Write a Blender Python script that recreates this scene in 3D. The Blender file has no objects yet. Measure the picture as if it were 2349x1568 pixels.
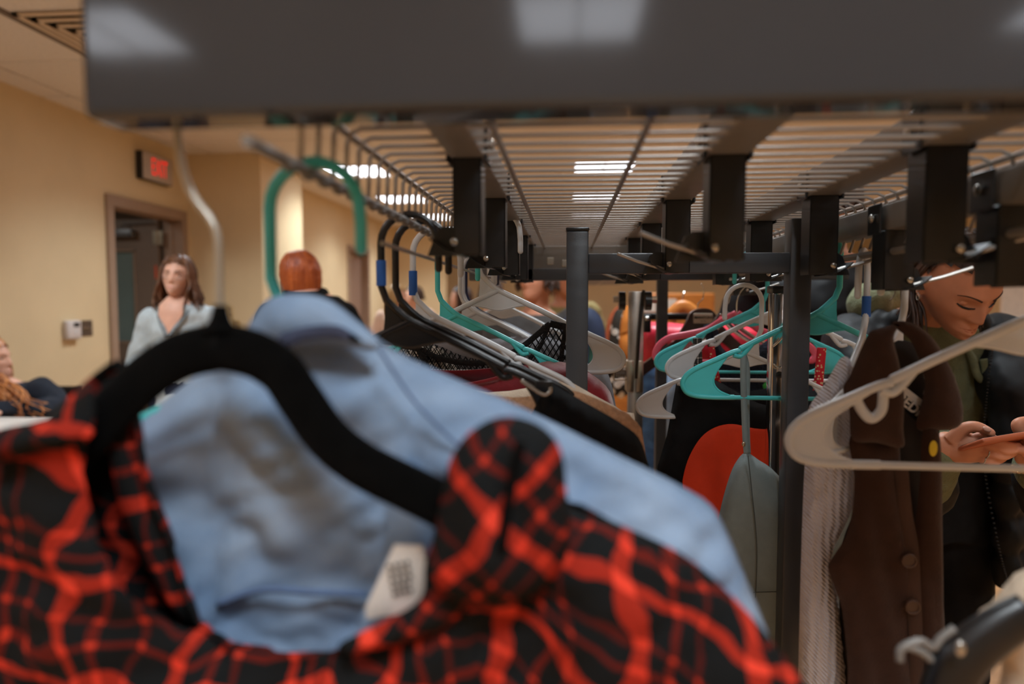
import bpy, bmesh, math, random
import numpy as np
from mathutils import Vector, Matrix, noise
from mathutils.geometry import delaunay_2d_cdt
random.seed(7)
PI = math.pi
SC = bpy.context.scene
COL = SC.collection

# ------------------------------------------------------------------ camera
F = 1566.0                      # focal length in pixels of the 2349 x 1568 frame (24 mm)
CAMZ = 1.30
YAW = math.atan(125.5 / F)
PITCH = math.atan(94.0 / F)
cam_d = bpy.data.cameras.new('camera')
cam = bpy.data.objects.new('camera', cam_d)
COL.objects.link(cam)
cam.location = (0, 0, CAMZ)
cam.rotation_euler = (PI / 2 - PITCH, 0, YAW)
cam_d.sensor_width = 36.0
cam_d.lens = F / 2349 * 36.0
cam_d.clip_start = 0.02
cam_d.dof.use_dof = True
cam_d.dof.focus_distance = 1.15
cam_d.dof.aperture_fstop = 2.3
SC.camera = cam
CM = cam.rotation_euler.to_matrix()


def at(px, py, y):
    """world point at depth y (plane across the aisle) seen at that pixel"""
    d = CM @ Vector(((px - 1174.5) / F, -(py - 784.0) / F, -1.0))
    t = y / d.y
    return Vector((d.x * t, y, CAMZ + d.z * t))


# ------------------------------------------------------------------ world, exposure
w = bpy.data.worlds.new('world')
SC.world = w
w.use_nodes = True
w.node_tree.nodes['Background'].inputs[0].default_value = (0.95, 0.96, 1.0, 1)
w.node_tree.nodes['Background'].inputs[1].default_value = 0.10
vs = SC.view_settings
vs.view_transform = 'Standard'
vs.look = 'None'
vs.gamma = 1.0
vs.use_curve_mapping = False
vs.exposure = -0.42
SC.cycles.use_denoising = True
SC.cycles.max_bounces = 7
SC.cycles.use_adaptive_sampling = True
SC.cycles.adaptive_threshold = 0.02
SC.cycles.sample_clamp_indirect = 4.0
LAMP_W = 30.0

# ------------------------------------------------------------------ ceiling lamps (2x2 troffers)
CEIL = CAMZ + 1.35
LX = [-2.18, 0.37, 2.92]
LY = [-0.55, 2.25, 4.7, 7.05, 9.0, 10.95, 12.9]
LAMPS = [(lx, ly) for lx in LX for ly in LY] + [(-2.3, -2.55), (0.05, -2.55), (2.4, -2.55)]
for lx, ly in LAMPS:
    if True:
        if ly > 11:
            continue
        ld = bpy.data.lights.new('troffer_light', 'AREA')
        ld.shape = 'RECTANGLE'
        ld.size = 0.56
        ld.size_y = 0.56
        ld.energy = LAMP_W
        ld.color = (0.84, 0.94, 1.0)
        ld.spread = math.radians(128)
        lo = bpy.data.objects.new('troffer_light', ld)
        COL.objects.link(lo)
        lo.location = (lx, ly, CEIL - 0.03)
ld = bpy.data.lights.new('corridor_fill_light', 'AREA')  # unseen fill light added to brighten the open door and next room
ld.size = 0.56
ld.energy = 14.0
ld.color = (1.0, 0.95, 0.88)
lo = bpy.data.objects.new('corridor_fill_light', ld)
COL.objects.link(lo)
lo.location = (-4.6, 4.3, CEIL - 0.05)


# ================================================================== helpers
def srgb(h):
    if isinstance(h, str):
        h = h.lstrip('#')
        c = [int(h[i:i + 2], 16) / 255 for i in (0, 2, 4)]
    else:
        c = list(h)
    return tuple((v / 12.92 if v <= 0.04045 else ((v + 0.055) / 1.055) ** 2.4) for v in c) + (1.0,)


MATS = {}


def mat(name, col, rough=0.6, metal=0.0, spec=0.5, var=0.0, vscale=20.0, bump=0.0, bscale=60.0, emit=None, es=1.0,
        stretch=(1, 1, 1), col2=None, sheen=0.0, trans=0.0, alpha=1.0, coat=0.0, sss=0.0):
    if name in MATS:
        return MATS[name]
    m = bpy.data.materials.new(name)
    m.use_nodes = True
    nt = m.node_tree
    b = nt.nodes['Principled BSDF']
    c = srgb(col)
    b.inputs['Base Color'].default_value = c
    b.inputs['Roughness'].default_value = rough
    b.inputs['Metallic'].default_value = metal
    b.inputs['Specular IOR Level'].default_value = spec
    b.inputs['Alpha'].default_value = alpha
    if sheen:
        b.inputs['Sheen Weight'].default_value = sheen
    if trans:
        b.inputs['Transmission Weight'].default_value = trans
    if coat:
        b.inputs['Coat Weight'].default_value = coat
    if sss:
        b.inputs['Subsurface Weight'].default_value = sss
        b.inputs['Subsurface Radius'].default_value = (0.012, 0.005, 0.003)
        b.inputs['Subsurface Scale'].default_value = 1.0
    if emit:
        b.inputs['Emission Color'].default_value = srgb(emit)
        b.inputs['Emission Strength'].default_value = es
    if var or bump or col2:
        tc = nt.nodes.new('ShaderNodeTexCoord')
        mp = nt.nodes.new('ShaderNodeMapping')
        mp.inputs['Scale'].default_value = stretch
        nt.links.new(tc.outputs['Object'], mp.inputs['Vector'])
    if var or col2:
        n = nt.nodes.new('ShaderNodeTexNoise')
        n.inputs['Scale'].default_value = vscale
        n.inputs['Detail'].default_value = 4
        nt.links.new(mp.outputs[0], n.inputs['Vector'])
        r = nt.nodes.new('ShaderNodeValToRGB')
        c2 = srgb(col2) if col2 else tuple(min(1, v * (1 + var)) for v in c[:3]) + (1,)
        c1 = c if col2 else tuple(v * (1 - var) for v in c[:3]) + (1,)
        r.color_ramp.elements[0].color = c1
        r.color_ramp.elements[0].position = 0.35
        r.color_ramp.elements[1].color = c2
        r.color_ramp.elements[1].position = 0.65
        nt.links.new(n.outputs['Fac'], r.inputs['Fac'])
        nt.links.new(r.outputs[0], b.inputs['Base Color'])
    if bump:
        n2 = nt.nodes.new('ShaderNodeTexNoise')
        n2.inputs['Scale'].default_value = bscale
        n2.inputs['Detail'].default_value = 3
        nt.links.new(mp.outputs[0], n2.inputs['Vector'])
        bp = nt.nodes.new('ShaderNodeBump')
        bp.inputs['Strength'].default_value = bump
        bp.inputs['Distance'].default_value = 0.01
        nt.links.new(n2.outputs['Fac'], bp.inputs['Height'])
        nt.links.new(bp.outputs[0], b.inputs['Normal'])
    MATS[name] = m
    return m


def pattern_mat(name, kind, cols, scale=1.0, rough=0.85, **kw):
    """cloth patterns from UV coordinates measured in metres"""
    if name in MATS:
        return MATS[name]
    m = bpy.data.materials.new(name)
    m.use_nodes = True
    nt = m.node_tree
    N, L = nt.nodes, nt.links
    b = N['Principled BSDF']
    b.inputs['Roughness'].default_value = rough
    b.inputs['Specular IOR Level'].default_value = 0.2
    uv = N.new('ShaderNodeUVMap')
    mp = N.new('ShaderNodeMapping')
    mp.inputs['Scale'].default_value = (scale, scale, scale)
    L.new(uv.outputs[0], mp.inputs[0])
    src = mp.outputs[0]

    def math_(op, a, bv=None):
        n = N.new('ShaderNodeMath')
        n.operation = op
        if hasattr(a, 'links') or hasattr(a, 'node'):
            L.new(a, n.inputs[0])
        else:
            n.inputs[0].default_value = a
        if bv is not None:
            if hasattr(bv, 'node'):
                L.new(bv, n.inputs[1])
            else:
                n.inputs[1].default_value = bv
        return n.outputs[0]

    def mix(f, a, c):
        n = N.new('ShaderNodeMix')
        n.data_type = 'RGBA'
        L.new(f, n.inputs[0])
        for k, v in ((6, a), (7, c)):
            if hasattr(v, 'node'):
                L.new(v, n.inputs[k])
            else:
                n.inputs[k].default_value = v
        return n.outputs[2]

    if kind == 'plaid':
        sep = N.new('ShaderNodeSeparateXYZ')
        # slight waviness of the weave
        nz = N.new('ShaderNodeTexNoise')
        nz.inputs['Scale'].default_value = kw.get('wscale', 0.6)
        L.new(src, nz.inputs['Vector'])
        vm = N.new('ShaderNodeVectorMath')
        vm.operation = 'MULTIPLY_ADD'
        L.new(nz.outputs['Color'], vm.inputs[0])
        vm.inputs[1].default_value = (kw.get('warp', 0.4),) * 3
        L.new(src, vm.inputs[2])
        L.new(vm.outputs[0], sep.inputs[0])

        def bands(x, offs):
            f = math_('FRACT', x)
            tot = None
            for a0, wd, amp in offs:
                g = math_('MULTIPLY', math_('MULTIPLY', math_('GREATER_THAN', f, a0), math_('LESS_THAN', f, a0 + wd)), amp)
                tot = g if tot is None else math_('ADD', tot, g)
            return tot
        o = kw.get('bands', [(0.10, 0.20, 1.0), (0.55, 0.08, 0.6), (0.80, 0.07, 0.6)])
        bx = bands(sep.outputs[0], o)
        by = bands(sep.outputs[1], o)
        tot = math_('MULTIPLY', math_('ADD', bx, by), 0.5)
        ramp = N.new('ShaderNodeValToRGB')
        els = ramp.color_ramp.elements
        els[0].position = 0.0
        els[0].color = srgb(cols[0])
        els[1].position = 0.9
        els[1].color = srgb(cols[2])
        if 'ramp' in kw:
            for ps, cc in kw['ramp'][1:]:
                e = els.new(ps)
                e.color = srgb(cc)
        else:
            e = els.new(0.42)
            e.color = srgb(cols[1])
        L.new(tot, ramp.inputs[0])
        L.new(ramp.outputs[0], b.inputs['Base Color'])
    elif kind == 'dots':
        v = N.new('ShaderNodeTexVoronoi')
        v.inputs['Scale'].default_value = 1.0
        L.new(src, v.inputs['Vector'])
        r = N.new('ShaderNodeValToRGB')
        r.color_ramp.interpolation = 'CONSTANT'
        r.color_ramp.elements[0].color = srgb(cols[0])
        r.color_ramp.elements[1].color = srgb(cols[1])
        r.color_ramp.elements[1].position = kw.get('thr', 0.38)
        L.new(v.outputs['Distance'], r.inputs[0])
        L.new(r.outputs[0], b.inputs['Base Color'])
    elif kind == 'mesh':
        # open diamond net: threads opaque, gaps clear
        sep = N.new('ShaderNodeSeparateXYZ')
        L.new(src, sep.inputs[0])
        a = math_('FRACT', math_('ADD', sep.outputs[0], math_('MULTIPLY', sep.outputs[1], 0.6)))
        c = math_('FRACT', math_('SUBTRACT', sep.outputs[0], math_('MULTIPLY', sep.outputs[1], 0.6)))
        t = math_('MAXIMUM', math_('LESS_THAN', a, 0.16), math_('LESS_THAN', c, 0.16))
        t2 = math_('MAXIMUM', t, 0.18)
        b.inputs['Base Color'].default_value = srgb(cols[0])
        L.new(t2, b.inputs['Alpha'])
    elif kind == 'knit':
        # cable knit relief
        wv = N.new('ShaderNodeTexWave')
        wv.inputs['Scale'].default_value = 0.35
        wv.inputs['Distortion'].default_value = 3.0
        wv.inputs['Detail'].default_value = 1.0
        L.new(src, wv.inputs['Vector'])
        wv2 = N.new('ShaderNodeTexWave')
        wv2.inputs['Scale'].default_value = 1.2
        wv2.bands_direction = 'DIAGONAL'
        L.new(src, wv2.inputs['Vector'])
        s = math_('ADD', math_('MULTIPLY', wv.outputs['Fac'], 0.8), math_('MULTIPLY', wv2.outputs['Fac'], 0.5))
        bp = N.new('ShaderNodeBump')
        bp.inputs['Strength'].default_value = 0.9
        bp.inputs['Distance'].default_value = 0.004
        L.new(s, bp.inputs['Height'])
        L.new(bp.outputs[0], b.inputs['Normal'])
        b.inputs['Base Color'].default_value = srgb(cols[0])
    elif kind == 'denim':
        n = N.new('ShaderNodeTexNoise')
        n.inputs['Scale'].default_value = 9.0
        n.inputs['Detail'].default_value = 6
        n.inputs['Distortion'].default_value = 0.8
        L.new(src, n.inputs['Vector'])
        r = N.new('ShaderNodeValToRGB')
        r.color_ramp.elements[0].color = srgb(cols[0])
        r.color_ramp.elements[0].position = 0.35
        r.color_ramp.elements[1].color = srgb(cols[1])
        r.color_ramp.elements[1].position = 0.68
        L.new(n.outputs['Fac'], r.inputs[0])
        L.new(r.outputs[0], b.inputs['Base Color'])
        n2 = N.new('ShaderNodeTexNoise')
        n2.inputs['Scale'].default_value = 700.0
        L.new(src, n2.inputs['Vector'])
        bp = N.new('ShaderNodeBump')
        bp.inputs['Strength'].default_value = 0.15
        bp.inputs['Distance'].default_value = 0.002
        L.new(n2.outputs['Fac'], bp.inputs['Height'])
        L.new(bp.outputs[0], b.inputs['Normal'])
    MATS[name] = m
    return m


def tag(o, label=None, cat=None, group=None, kind=None):
    if label:
        o['label'] = label
    if cat:
        o['category'] = cat
    if group:
        o['group'] = group
    if kind:
        o['kind'] = kind
    return o


def thing(name, loc, label, cat, group=None, rz=0.0, rot=None):
    o = bpy.data.objects.new(name, None)
    o.empty_display_size = 0.05
    COL.objects.link(o)
    o.location = loc
    o.rotation_euler = rot if rot else (0, 0, rz)
    return tag(o, label, cat, group)


class MB:
    """collects shapes into one mesh"""

    def __init__(s):
        s.v, s.f, s.uv = [], [], None

    def add(s, vs, fs):
        n = len(s.v)
        s.v += [tuple(p) for p in vs]
        s.f += [tuple(i + n for i in f) for f in fs]
        return s

    def box(s, lo, hi):
        x0, y0, z0 = lo
        x1, y1, z1 = hi
        return s.add([(x0, y0, z0), (x1, y0, z0), (x1, y1, z0), (x0, y1, z0), (x0, y0, z1), (x1, y0, z1), (x1, y1, z1), (x0, y1, z1)],
                     [(0, 3, 2, 1), (4, 5, 6, 7), (0, 1, 5, 4), (1, 2, 6, 5), (2, 3, 7, 6), (3, 0, 4, 7)])

    def rbox(s, lo, hi, r, seg=2):
        bm = bmesh.new()
        bmesh.ops.create_cube(bm, size=1.0)
        c = [(a + b) / 2 for a, b in zip(lo, hi)]
        d = [b - a for a, b in zip(lo, hi)]
        for v in bm.verts:
            v.co = Vector((c[0] + v.co.x * d[0], c[1] + v.co.y * d[1], c[2] + v.co.z * d[2]))
        bmesh.ops.bevel(bm, geom=list(bm.edges), offset=r, segments=seg, affect='EDGES', profile=0.5)
        bm.verts.index_update()
        s.add([v.co[:] for v in bm.verts], [[v.index for v in f.verts] for f in bm.faces])
        bm.free()
        return s

    def tube(s, path, r, seg=8, flat=None, caps=True):
        """sweep a circle along path; r number or list; flat=(a,b) multiplies the two section axes"""
        P = [Vector(p) for p in path]
        n = len(P)
        R = r if isinstance(r, (list, tuple)) else [r] * n
        T = []
        for i in range(n):
            t = (P[min(i + 1, n - 1)] - P[max(i - 1, 0)])
            T.append(t.normalized() if t.length > 1e-9 else Vector((0, 0, 1)))
        up = Vector((0, 1, 0)) if abs(T[0].y) < 0.9 else Vector((1, 0, 0))
        u = (up - T[0] * up.dot(T[0])).normalized()
        base = len(s.v)
        fa, fb = flat or (1, 1)
        for i in range(n):
            u = (u - T[i] * u.dot(T[i])).normalized()
            v = T[i].cross(u)
            for k in range(seg):
                a = 2 * PI * k / seg
                s.v.append(tuple(P[i] + (u * math.cos(a) * fa + v * math.sin(a) * fb) * R[i]))
        for i in range(n - 1):
            for k in range(seg):
                a, b2 = base + i * seg + k, base + i * seg + (k + 1) % seg
                s.f.append((a, b2, b2 + seg, a + seg))
        if caps:
            s.f.append(tuple(base + k for k in range(seg))[::-1])
            s.f.append(tuple(base + (n - 1) * seg + k for k in range(seg)))
        return s

    def ell(s, c, r, seg=16, rings=10, rot=None):
        vs, fs = [], []
        for i in range(1, rings):
            t = PI * i / rings
            for k in range(seg):
                a = 2 * PI * k / seg
                vs.append((r[0] * math.sin(t) * math.cos(a), r[1] * math.sin(t) * math.sin(a), r[2] * math.cos(t)))
        vs += [(0, 0, r[2]), (0, 0, -r[2])]
        top, bot = len(vs) - 2, len(vs) - 1
        for i in range(rings - 2):
            for k in range(seg):
                a, b2 = i * seg + k, i * seg + (k + 1) % seg
                fs.append((a, a + seg, b2 + seg, b2))
        for k in range(seg):
            fs.append((top, k, (k + 1) % seg))
            q = (rings - 2) * seg
            fs.append((bot, q + (k + 1) % seg, q + k))
        M = rot.to_4x4() if rot is not None else Matrix.Identity(4)
        c = Vector(c)
        return s.add([tuple(c + (M @ Vector(p))) for p in vs], fs)

    def loft(s, rings, caps=True):
        """rings: equal-length lists of points"""
        base = len(s.v)
        n = len(rings[0])
        for r in rings:
            s.v += [tuple(p) for p in r]
        for i in range(len(rings) - 1):
            for k in range(n):
                a, b2 = base + i * n + k, base + i * n + (k + 1) % n
                s.f.append((a, b2, b2 + n, a + n))
        if caps:
            s.f.append(tuple(base + k for k in range(n))[::-1])
            s.f.append(tuple(base + (len(rings) - 1) * n + k for k in range(n)))
        return s

    def plate(s, poly, y0, y1):
        """polygon in the xz plane extruded along y"""
        n = len(poly)
        base = len(s.v)
        s.v += [(p[0], y0, p[1]) for p in poly] + [(p[0], y1, p[1]) for p in poly]
        for k in range(n):
            k2 = (k + 1) % n
            s.f.append((base + k, base + k2, base + n + k2, base + n + k))
        pts = [Vector((p[0], p[1])) for p in poly]
        co, _, fs, *_ = delaunay_2d_cdt(pts, [(i, (i + 1) % n) for i in range(n)], [], 1, 1e-7)
        if len(co) == n:
            for f in fs:
                s.f.append(tuple(base + i for i in f))
                s.f.append(tuple(base + n + i for i in f)[::-1])
        else:
            s.f.append(tuple(base + k for k in range(n))[::-1])
            s.f.append(tuple(base + n + k for k in range(n)))
        return s

    def build(s, name, m, parent=None, smooth=True, world=False, label=None, recalc=True, auto=None):
        off = Vector(parent.location) if (world and parent) else Vector((0, 0, 0))
        me = bpy.data.meshes.new(name)
        me.from_pydata([tuple(Vector(p) - off) for p in s.v], [], s.f)
        if recalc:
            bm = bmesh.new()
            bm.from_mesh(me)
            bmesh.ops.recalc_face_normals(bm, faces=bm.faces)
            bm.to_mesh(me)
            bm.free()
        me.materials.append(m)
        if smooth:
            me.polygons.foreach_set('use_smooth', [True] * len(me.polygons))
            if auto:
                me.set_sharp_from_angle(angle=math.radians(auto))
        o = bpy.data.objects.new(name, me)
        COL.objects.link(o)
        if parent:
            o.parent = parent
        if label:
            o['label'] = label
        return o


def fix(o):
    """apply modifiers to a plain mesh"""
    dg = bpy.context.evaluated_depsgraph_get()
    me = bpy.data.meshes.new_from_object(o.evaluated_get(dg))
    o.modifiers.clear()
    o.data = me
    return o


def remesh(o, voxel, smooth=4, factor=0.5):
    r = o.modifiers.new('r', 'REMESH')
    r.mode = 'VOXEL'
    r.voxel_size = voxel
    r.use_smooth_shade = True
    sm = o.modifiers.new('s', 'SMOOTH')
    sm.factor = factor
    sm.iterations = smooth
    m = o.data.materials[0]
    fix(o)
    if len(o.data.materials) == 0:
        o.data.materials.append(m)
    else:
        o.data.materials[0] = m
    o.data.polygons.foreach_set('use_smooth', [True] * len(o.data.polygons))
    return o


def spline(pts, n=8, closed=False):
    """Catmull-Rom through points"""
    P = [Vector(p) for p in pts]
    out = []
    m = len(P)
    rng = range(m if closed else m - 1)
    for i in rng:
        p0 = P[(i - 1) % m] if closed else P[max(i - 1, 0)]
        p1 = P[i]
        p2 = P[(i + 1) % m]
        p3 = P[(i + 2) % m] if closed else P[min(i + 2, m - 1)]
        for k in range(n):
            t = k / n
            out.append(0.5 * ((2 * p1) + (-p0 + p2) * t + (2 * p0 - 5 * p1 + 4 * p2 - p3) * t * t + (-p0 + 3 * p1 - 3 * p2 + p3) * t ** 3))
    if not closed:
        out.append(P[-1])
    return out


# ------------------------------------------------------------------ cloth panels
def panel(outline, res, yfun, uvfun=None):
    """fills an outline (x, z) with triangles; returns verts, faces, uv"""
    O = [Vector((p[0], p[1])) for p in outline]
    B = []
    n = len(O)
    for i in range(n):
        a, b = O[i], O[(i + 1) % n]
        k = max(1, int((b - a).length / res))
        for j in range(k):
            B.append(a.lerp(b, j / k))
    nb = len(B)
    A = np.array([(p.x, p.y) for p in B])
    xs = np.arange(A[:, 0].min(), A[:, 0].max(), res)
    zs = np.arange(A[:, 1].min(), A[:, 1].max(), res)
    G = np.array([(x + (res * 0.5 if j % 2 else 0), z) for j, z in enumerate(zs) for x in xs])

    def dist(Q):
        best = np.full(len(Q), 1e9)
        for i in range(n):
            a = np.array(O[i][:])
            b = np.array(O[(i + 1) % n][:])
            d = b - a
            L2 = max(1e-12, float(d @ d))
            t = np.clip(((Q - a) @ d) / L2, 0, 1)
            q = a + t[:, None] * d
            best = np.minimum(best, np.hypot(*(Q - q).T))
        return best
    ins = np.zeros(len(G), bool)
    for i in range(n):
        a, b = O[i], O[(i + 1) % n]
        cond = ((a.y > G[:, 1]) != (b.y > G[:, 1]))
        with np.errstate(divide='ignore', invalid='ignore'):
            xx = (b.x - a.x) * (G[:, 1] - a.y) / ((b.y - a.y) if b.y != a.y else 1e-12) + a.x
        ins ^= cond & (G[:, 0] < xx)
    G = G[ins]
    if len(G):
        G = G[dist(G) > res * 0.45]
    pts = B + [Vector((float(p[0]), float(p[1]))) for p in G]
    co, _, fs, *_ = delaunay_2d_cdt(pts, [(i, (i + 1) % nb) for i in range(nb)], [], 1, 1e-7)
    Q = np.array([c[:] for c in co])
    D = dist(Q)
    V = [(float(q[0]), yfun(float(q[0]), float(q[1]), float(dd)), float(q[1])) for q, dd in zip(Q, D)]
    UV = [(uvfun(v[0], v[2]) if uvfun else (v[0], v[2])) for v in V]
    return V, [tuple(f) for f in fs], UV


def cloth_obj(name, V, Fc, UV, m, parent, thick=0.0012, smooth=True):
    me = bpy.data.meshes.new(name)
    me.from_pydata(V, [], Fc)
    bm = bmesh.new()
    bm.from_mesh(me)
    bmesh.ops.recalc_face_normals(bm, faces=bm.faces)
    bm.to_mesh(me)
    bm.free()
    l = me.uv_layers.new(name='UVMap')
    idx = np.zeros(len(me.loops), int)
    me.loops.foreach_get('vertex_index', idx)
    l.data.foreach_set('uv', np.array(UV, float)[idx].ravel())
    me.materials.append(m)
    me.polygons.foreach_set('use_smooth', [True] * len(me.polygons))
    o = bpy.data.objects.new(name, me)
    COL.objects.link(o)
    o.parent = parent
    if thick:
        s = o.modifiers.new('thick', 'SOLIDIFY')
        s.thickness = thick
        s.offset = 0
    return o


def edge_dist(outline, x, z):
    best = 9.0
    n = len(outline)
    for i in range(n):
        ax, az = outline[i]
        bx, bz = outline[(i + 1) % n]
        dx, dz = bx - ax, bz - az
        L2 = dx * dx + dz * dz or 1e-12
        t = max(0, min(1, ((x - ax) * dx + (z - az) * dz) / L2))
        best = min(best, math.hypot(x - ax - t * dx, z - az - t * dz))
    return best


def garment(root, front, back, T, m_front, m_back=None, res=0.012, amp=0.006, kx=60.0, wr=0.004, wscale=14.0, seed=0.0,
            uvfun=None, soft=0.05, names=('front', 'back'), ztop=None, crumple=0.0, smooth_n=4, fold_dir=0.0, pts_smooth=True, thick=0.0012):
    """hanging garment in the parent's local frame: a front and a back panel that meet at the side seams"""
    fr = [(p.x, p.z) for p in spline([(a, 0, b) for a, b in front], smooth_n, True)] if pts_smooth else front
    bk = [(p.x, p.z) for p in spline([(a, 0, b) for a, b in back], smooth_n, True)] if pts_smooth else back
    zt = ztop if ztop is not None else max(p[1] for p in bk)

    def prof(d):
        d = min(d, soft) / soft
        return math.sqrt(max(0, 1 - (1 - d) ** 2))

    def mk(sgn):
        def yf(x, z, dd):
            d = edge_dist(bk, x, z)
            g = min(1.0, max(0.15, (zt - z) / 0.25))
            f = amp * g * math.sin(kx * (x + fold_dir * z) + seed + 1.3 * math.sin(9 * z + seed))
            nn = noise.noise(Vector((x * wscale, z * wscale * 0.6, seed + sgn * 3.1))) * wr
            if crumple:
                # sharp diagonal creases
                a1 = noise.noise(Vector((x * 9 + z * 16, z * 9 - x * 5, seed)))
                a2 = noise.noise(Vector((x * 26 - z * 30, z * 20 + x * 8, seed + 5)))
                nn += crumple * ((1 - abs(a1) * 2.2) * .6 + (1 - abs(a2) * 2.2) * .35 - .4)
            return sgn * T * prof(d) + (f + nn) * min(1.0, d / 0.02 + 0.15)
        return yf
    o = []
    V, Fc, UV = panel(bk, res, mk(+1), uvfun)
    o.append(cloth_obj(names[1], V, Fc, UV, m_back or m_front, root, thick))
    V, Fc, UV = panel(fr, res, mk(-1), uvfun)
    o.append(cloth_obj(names[0], V, Fc, UV, m_front, root, thick))
    return o


def pxl(pts, d, root):
    """pixel outline -> local (x, z) of a root standing at depth d"""
    r = []
    for a, b in pts:
        p = at(a, b, d)
        r.append((p.x - root.location.x, p.z - root.location.z))
    return r


# ================================================================== materials
M_WALL = mat('wall_paint', '#d8c29b', 0.75, var=0.04, vscale=2.0, bump=0.05, bscale=250)
M_CEIL = mat('ceiling_tile', '#dcd6d0', 0.9, var=0.05, vscale=60, bump=0.1, bscale=300)
M_GRID = mat('ceiling_grid', '#b9ab9c', 0.6, var=0.03)
M_FLOOR = mat('floor_wood', '#b98a5c', 0.35, col2='#a3754a', vscale=3.0, stretch=(1, 8, 1), bump=0.03)
M_FRAME = mat('door_frame_paint', '#9b8370', 0.5, var=0.03)
M_DOOR = mat('door_paint', '#7a6a5d', 0.5, var=0.04)
M_GLASS = mat('frosted_glass', '#6f8280', 0.35, spec=0.6, var=0.05, vscale=4)
M_RACK = mat('rack_paint', '#393b3e', 0.085, spec=0.55, var=0.04, vscale=8)
M_POST = mat('post_paint', '#3c3f43', 0.38, spec=0.5, var=0.06, vscale=20, bump=0.03, bscale=500)
M_BLK = mat('black_bracket', '#1b1c1e', 0.33, spec=0.55, var=0.1, vscale=30)
M_TUBE = mat('rail_tube', '#84807b', 0.45, metal=0.25, var=0.05)
M_WIRE = mat('wire_steel', '#a5a09a', 0.3, metal=0.6, var=0.05)
M_CHROME = mat('chrome', '#d9d5cf', 0.12, metal=1.0, var=0.04, vscale=10)
M_BRASSY = mat('nickel_steel', '#b9ab95', 0.3, metal=0.9, var=0.06)
M_BOLT = mat('bolt_zinc', '#b8b4ac', 0.25, metal=0.9, var=0.04)
M_WHITE = mat('white_plastic', '#cfd1d2', 0.35, spec=0.5, var=0.02, vscale=40)
M_TEAL = mat('teal_plastic', '#48c2c4', 0.35, spec=0.5, var=0.03, vscale=40)
M_BLACKP = mat('black_plastic', '#161617', 0.3, spec=0.5, var=0.1, vscale=40)
M_NAVYP = mat('navy_plastic', '#1b2040', 0.35, var=0.1)
M_PINK = mat('pink_plastic', '#ec5f74', 0.4, var=0.03)
M_TAPE = mat('blue_tape', '#2a62b4', 0.7, var=0.05, vscale=60)
M_VELVET = mat('black_velvet', '#070707', 0.95, spec=0.05, sheen=0.03, var=0.2, vscale=100)
M_DENIM = pattern_mat('light_denim', 'denim', ['#7088a6', '#9aaec6'], 1.0)
M_DENIMD = pattern_mat('blue_jeans', 'denim', ['#2c4668', '#4f719a'], 1.5)
M_PLAID = pattern_mat('red_black_plaid', 'plaid', ['#0f1112', '#5a150d', '#dd3a26'], 15.0, wscale=1.1, warp=0.45, bands=[(0.05, 0.14, 1.0), (0.40, 0.07, 0.72), (0.66, 0.05, 0.6)], ramp=[(0.0, 0), (0.2, '#1a0d0c'), (0.36, '#5e150d'), (0.5, '#9c2616'), (0.75, '#cf3a25'), (1.0, '#e8442f')])
M_PLAIDW = pattern_mat('white_black_plaid', 'plaid', ['#cfc6ba', '#6a655f', '#141414'], 14.0)
M_PLAIDB = pattern_mat('black_white_check', 'plaid', ['#101113', '#4a4a48', '#c9c4ba'], 70.0)
M_FLORAL = pattern_mat('red_floral', 'dots', ['#d9b98e', '#c22a35'], 160.0, thr=0.33)
M_DOTS = pattern_mat('spotted_print', 'dots', ['#e4ddd4', '#3a352f'], 26.0, thr=0.42)
M_NET = pattern_mat('black_net', 'mesh', ['#0b0b0c'], 95.0)
M_KNITW = pattern_mat('white_cable_knit', 'knit', ['#d6d2d8'], 95.0)
M_BLACKC = mat('black_cloth', '#161617', 0.9, spec=0.15, var=0.15, vscale=40, bump=0.2, bscale=600)
M_MAROON = mat('maroon_velvet', '#7d0f1b', 0.6, spec=0.2, sheen=0.6, var=0.25, vscale=15, bump=0.1, bscale=80)
M_TAN = mat('tan_knit', '#b98a66', 0.95, var=0.15, vscale=150, bump=0.5, bscale=300)
M_BEIGE = mat('beige_cloth', '#cbb7a0', 0.9, var=0.06, vscale=60, bump=0.2, bscale=300)
M_GREYC = mat('grey_suiting', '#7c7b7f', 0.9, var=0.05, vscale=150, bump=0.15, bscale=500)
M_GREYD = mat('sage_grey_satin', '#7d8a8a', 0.7, var=0.05, vscale=60, bump=0.1, bscale=500)
M_ORANGE = mat('orange_red_crepe', '#e03c12', 0.8, var=0.05, vscale=30, bump=0.1, bscale=500)
M_BROWN = mat('brown_wool', '#37231a', 0.95, spec=0.15, sheen=0.2, var=0.1, vscale=60, bump=0.2, bscale=500)
M_NAVYC = mat('navy_lace', '#141a2c', 0.9, var=0.3, vscale=120, bump=0.8, bscale=150)
M_REDS = mat('red_satin', '#d0233a', 0.4, spec=0.5, var=0.15, vscale=15, bump=0.3, bscale=20)
M_RUST = mat('rust_cloth', '#a8512c', 0.9, var=0.1)
M_ORANGE2 = mat('amber_cloth', '#cf7a2c', 0.9, var=0.1)
M_NAVYJ = mat('navy_jacket', '#1c2740', 0.8, var=0.15)
M_OLIVE = mat('olive_fleece', '#6a6e52', 0.95, var=0.1, vscale=40, bump=0.4, bscale=200)
M_OLIVED = mat('olive_dark_knit', '#3d3d2a', 0.95, var=0.1, vscale=60, bump=0.3, bscale=250)
M_PUFF = mat('black_puffer', '#101113', 0.65, spec=0.25, var=0.1, vscale=30)
M_WOOD = mat('orange_wood', '#c47a35', 0.4, col2='#ab6426', vscale=8, stretch=(1, 1, 8))
M_DKWOOD = mat('dark_wood_hanger', '#33201a', 0.25, spec=0.6, var=0.15, vscale=10)
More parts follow.
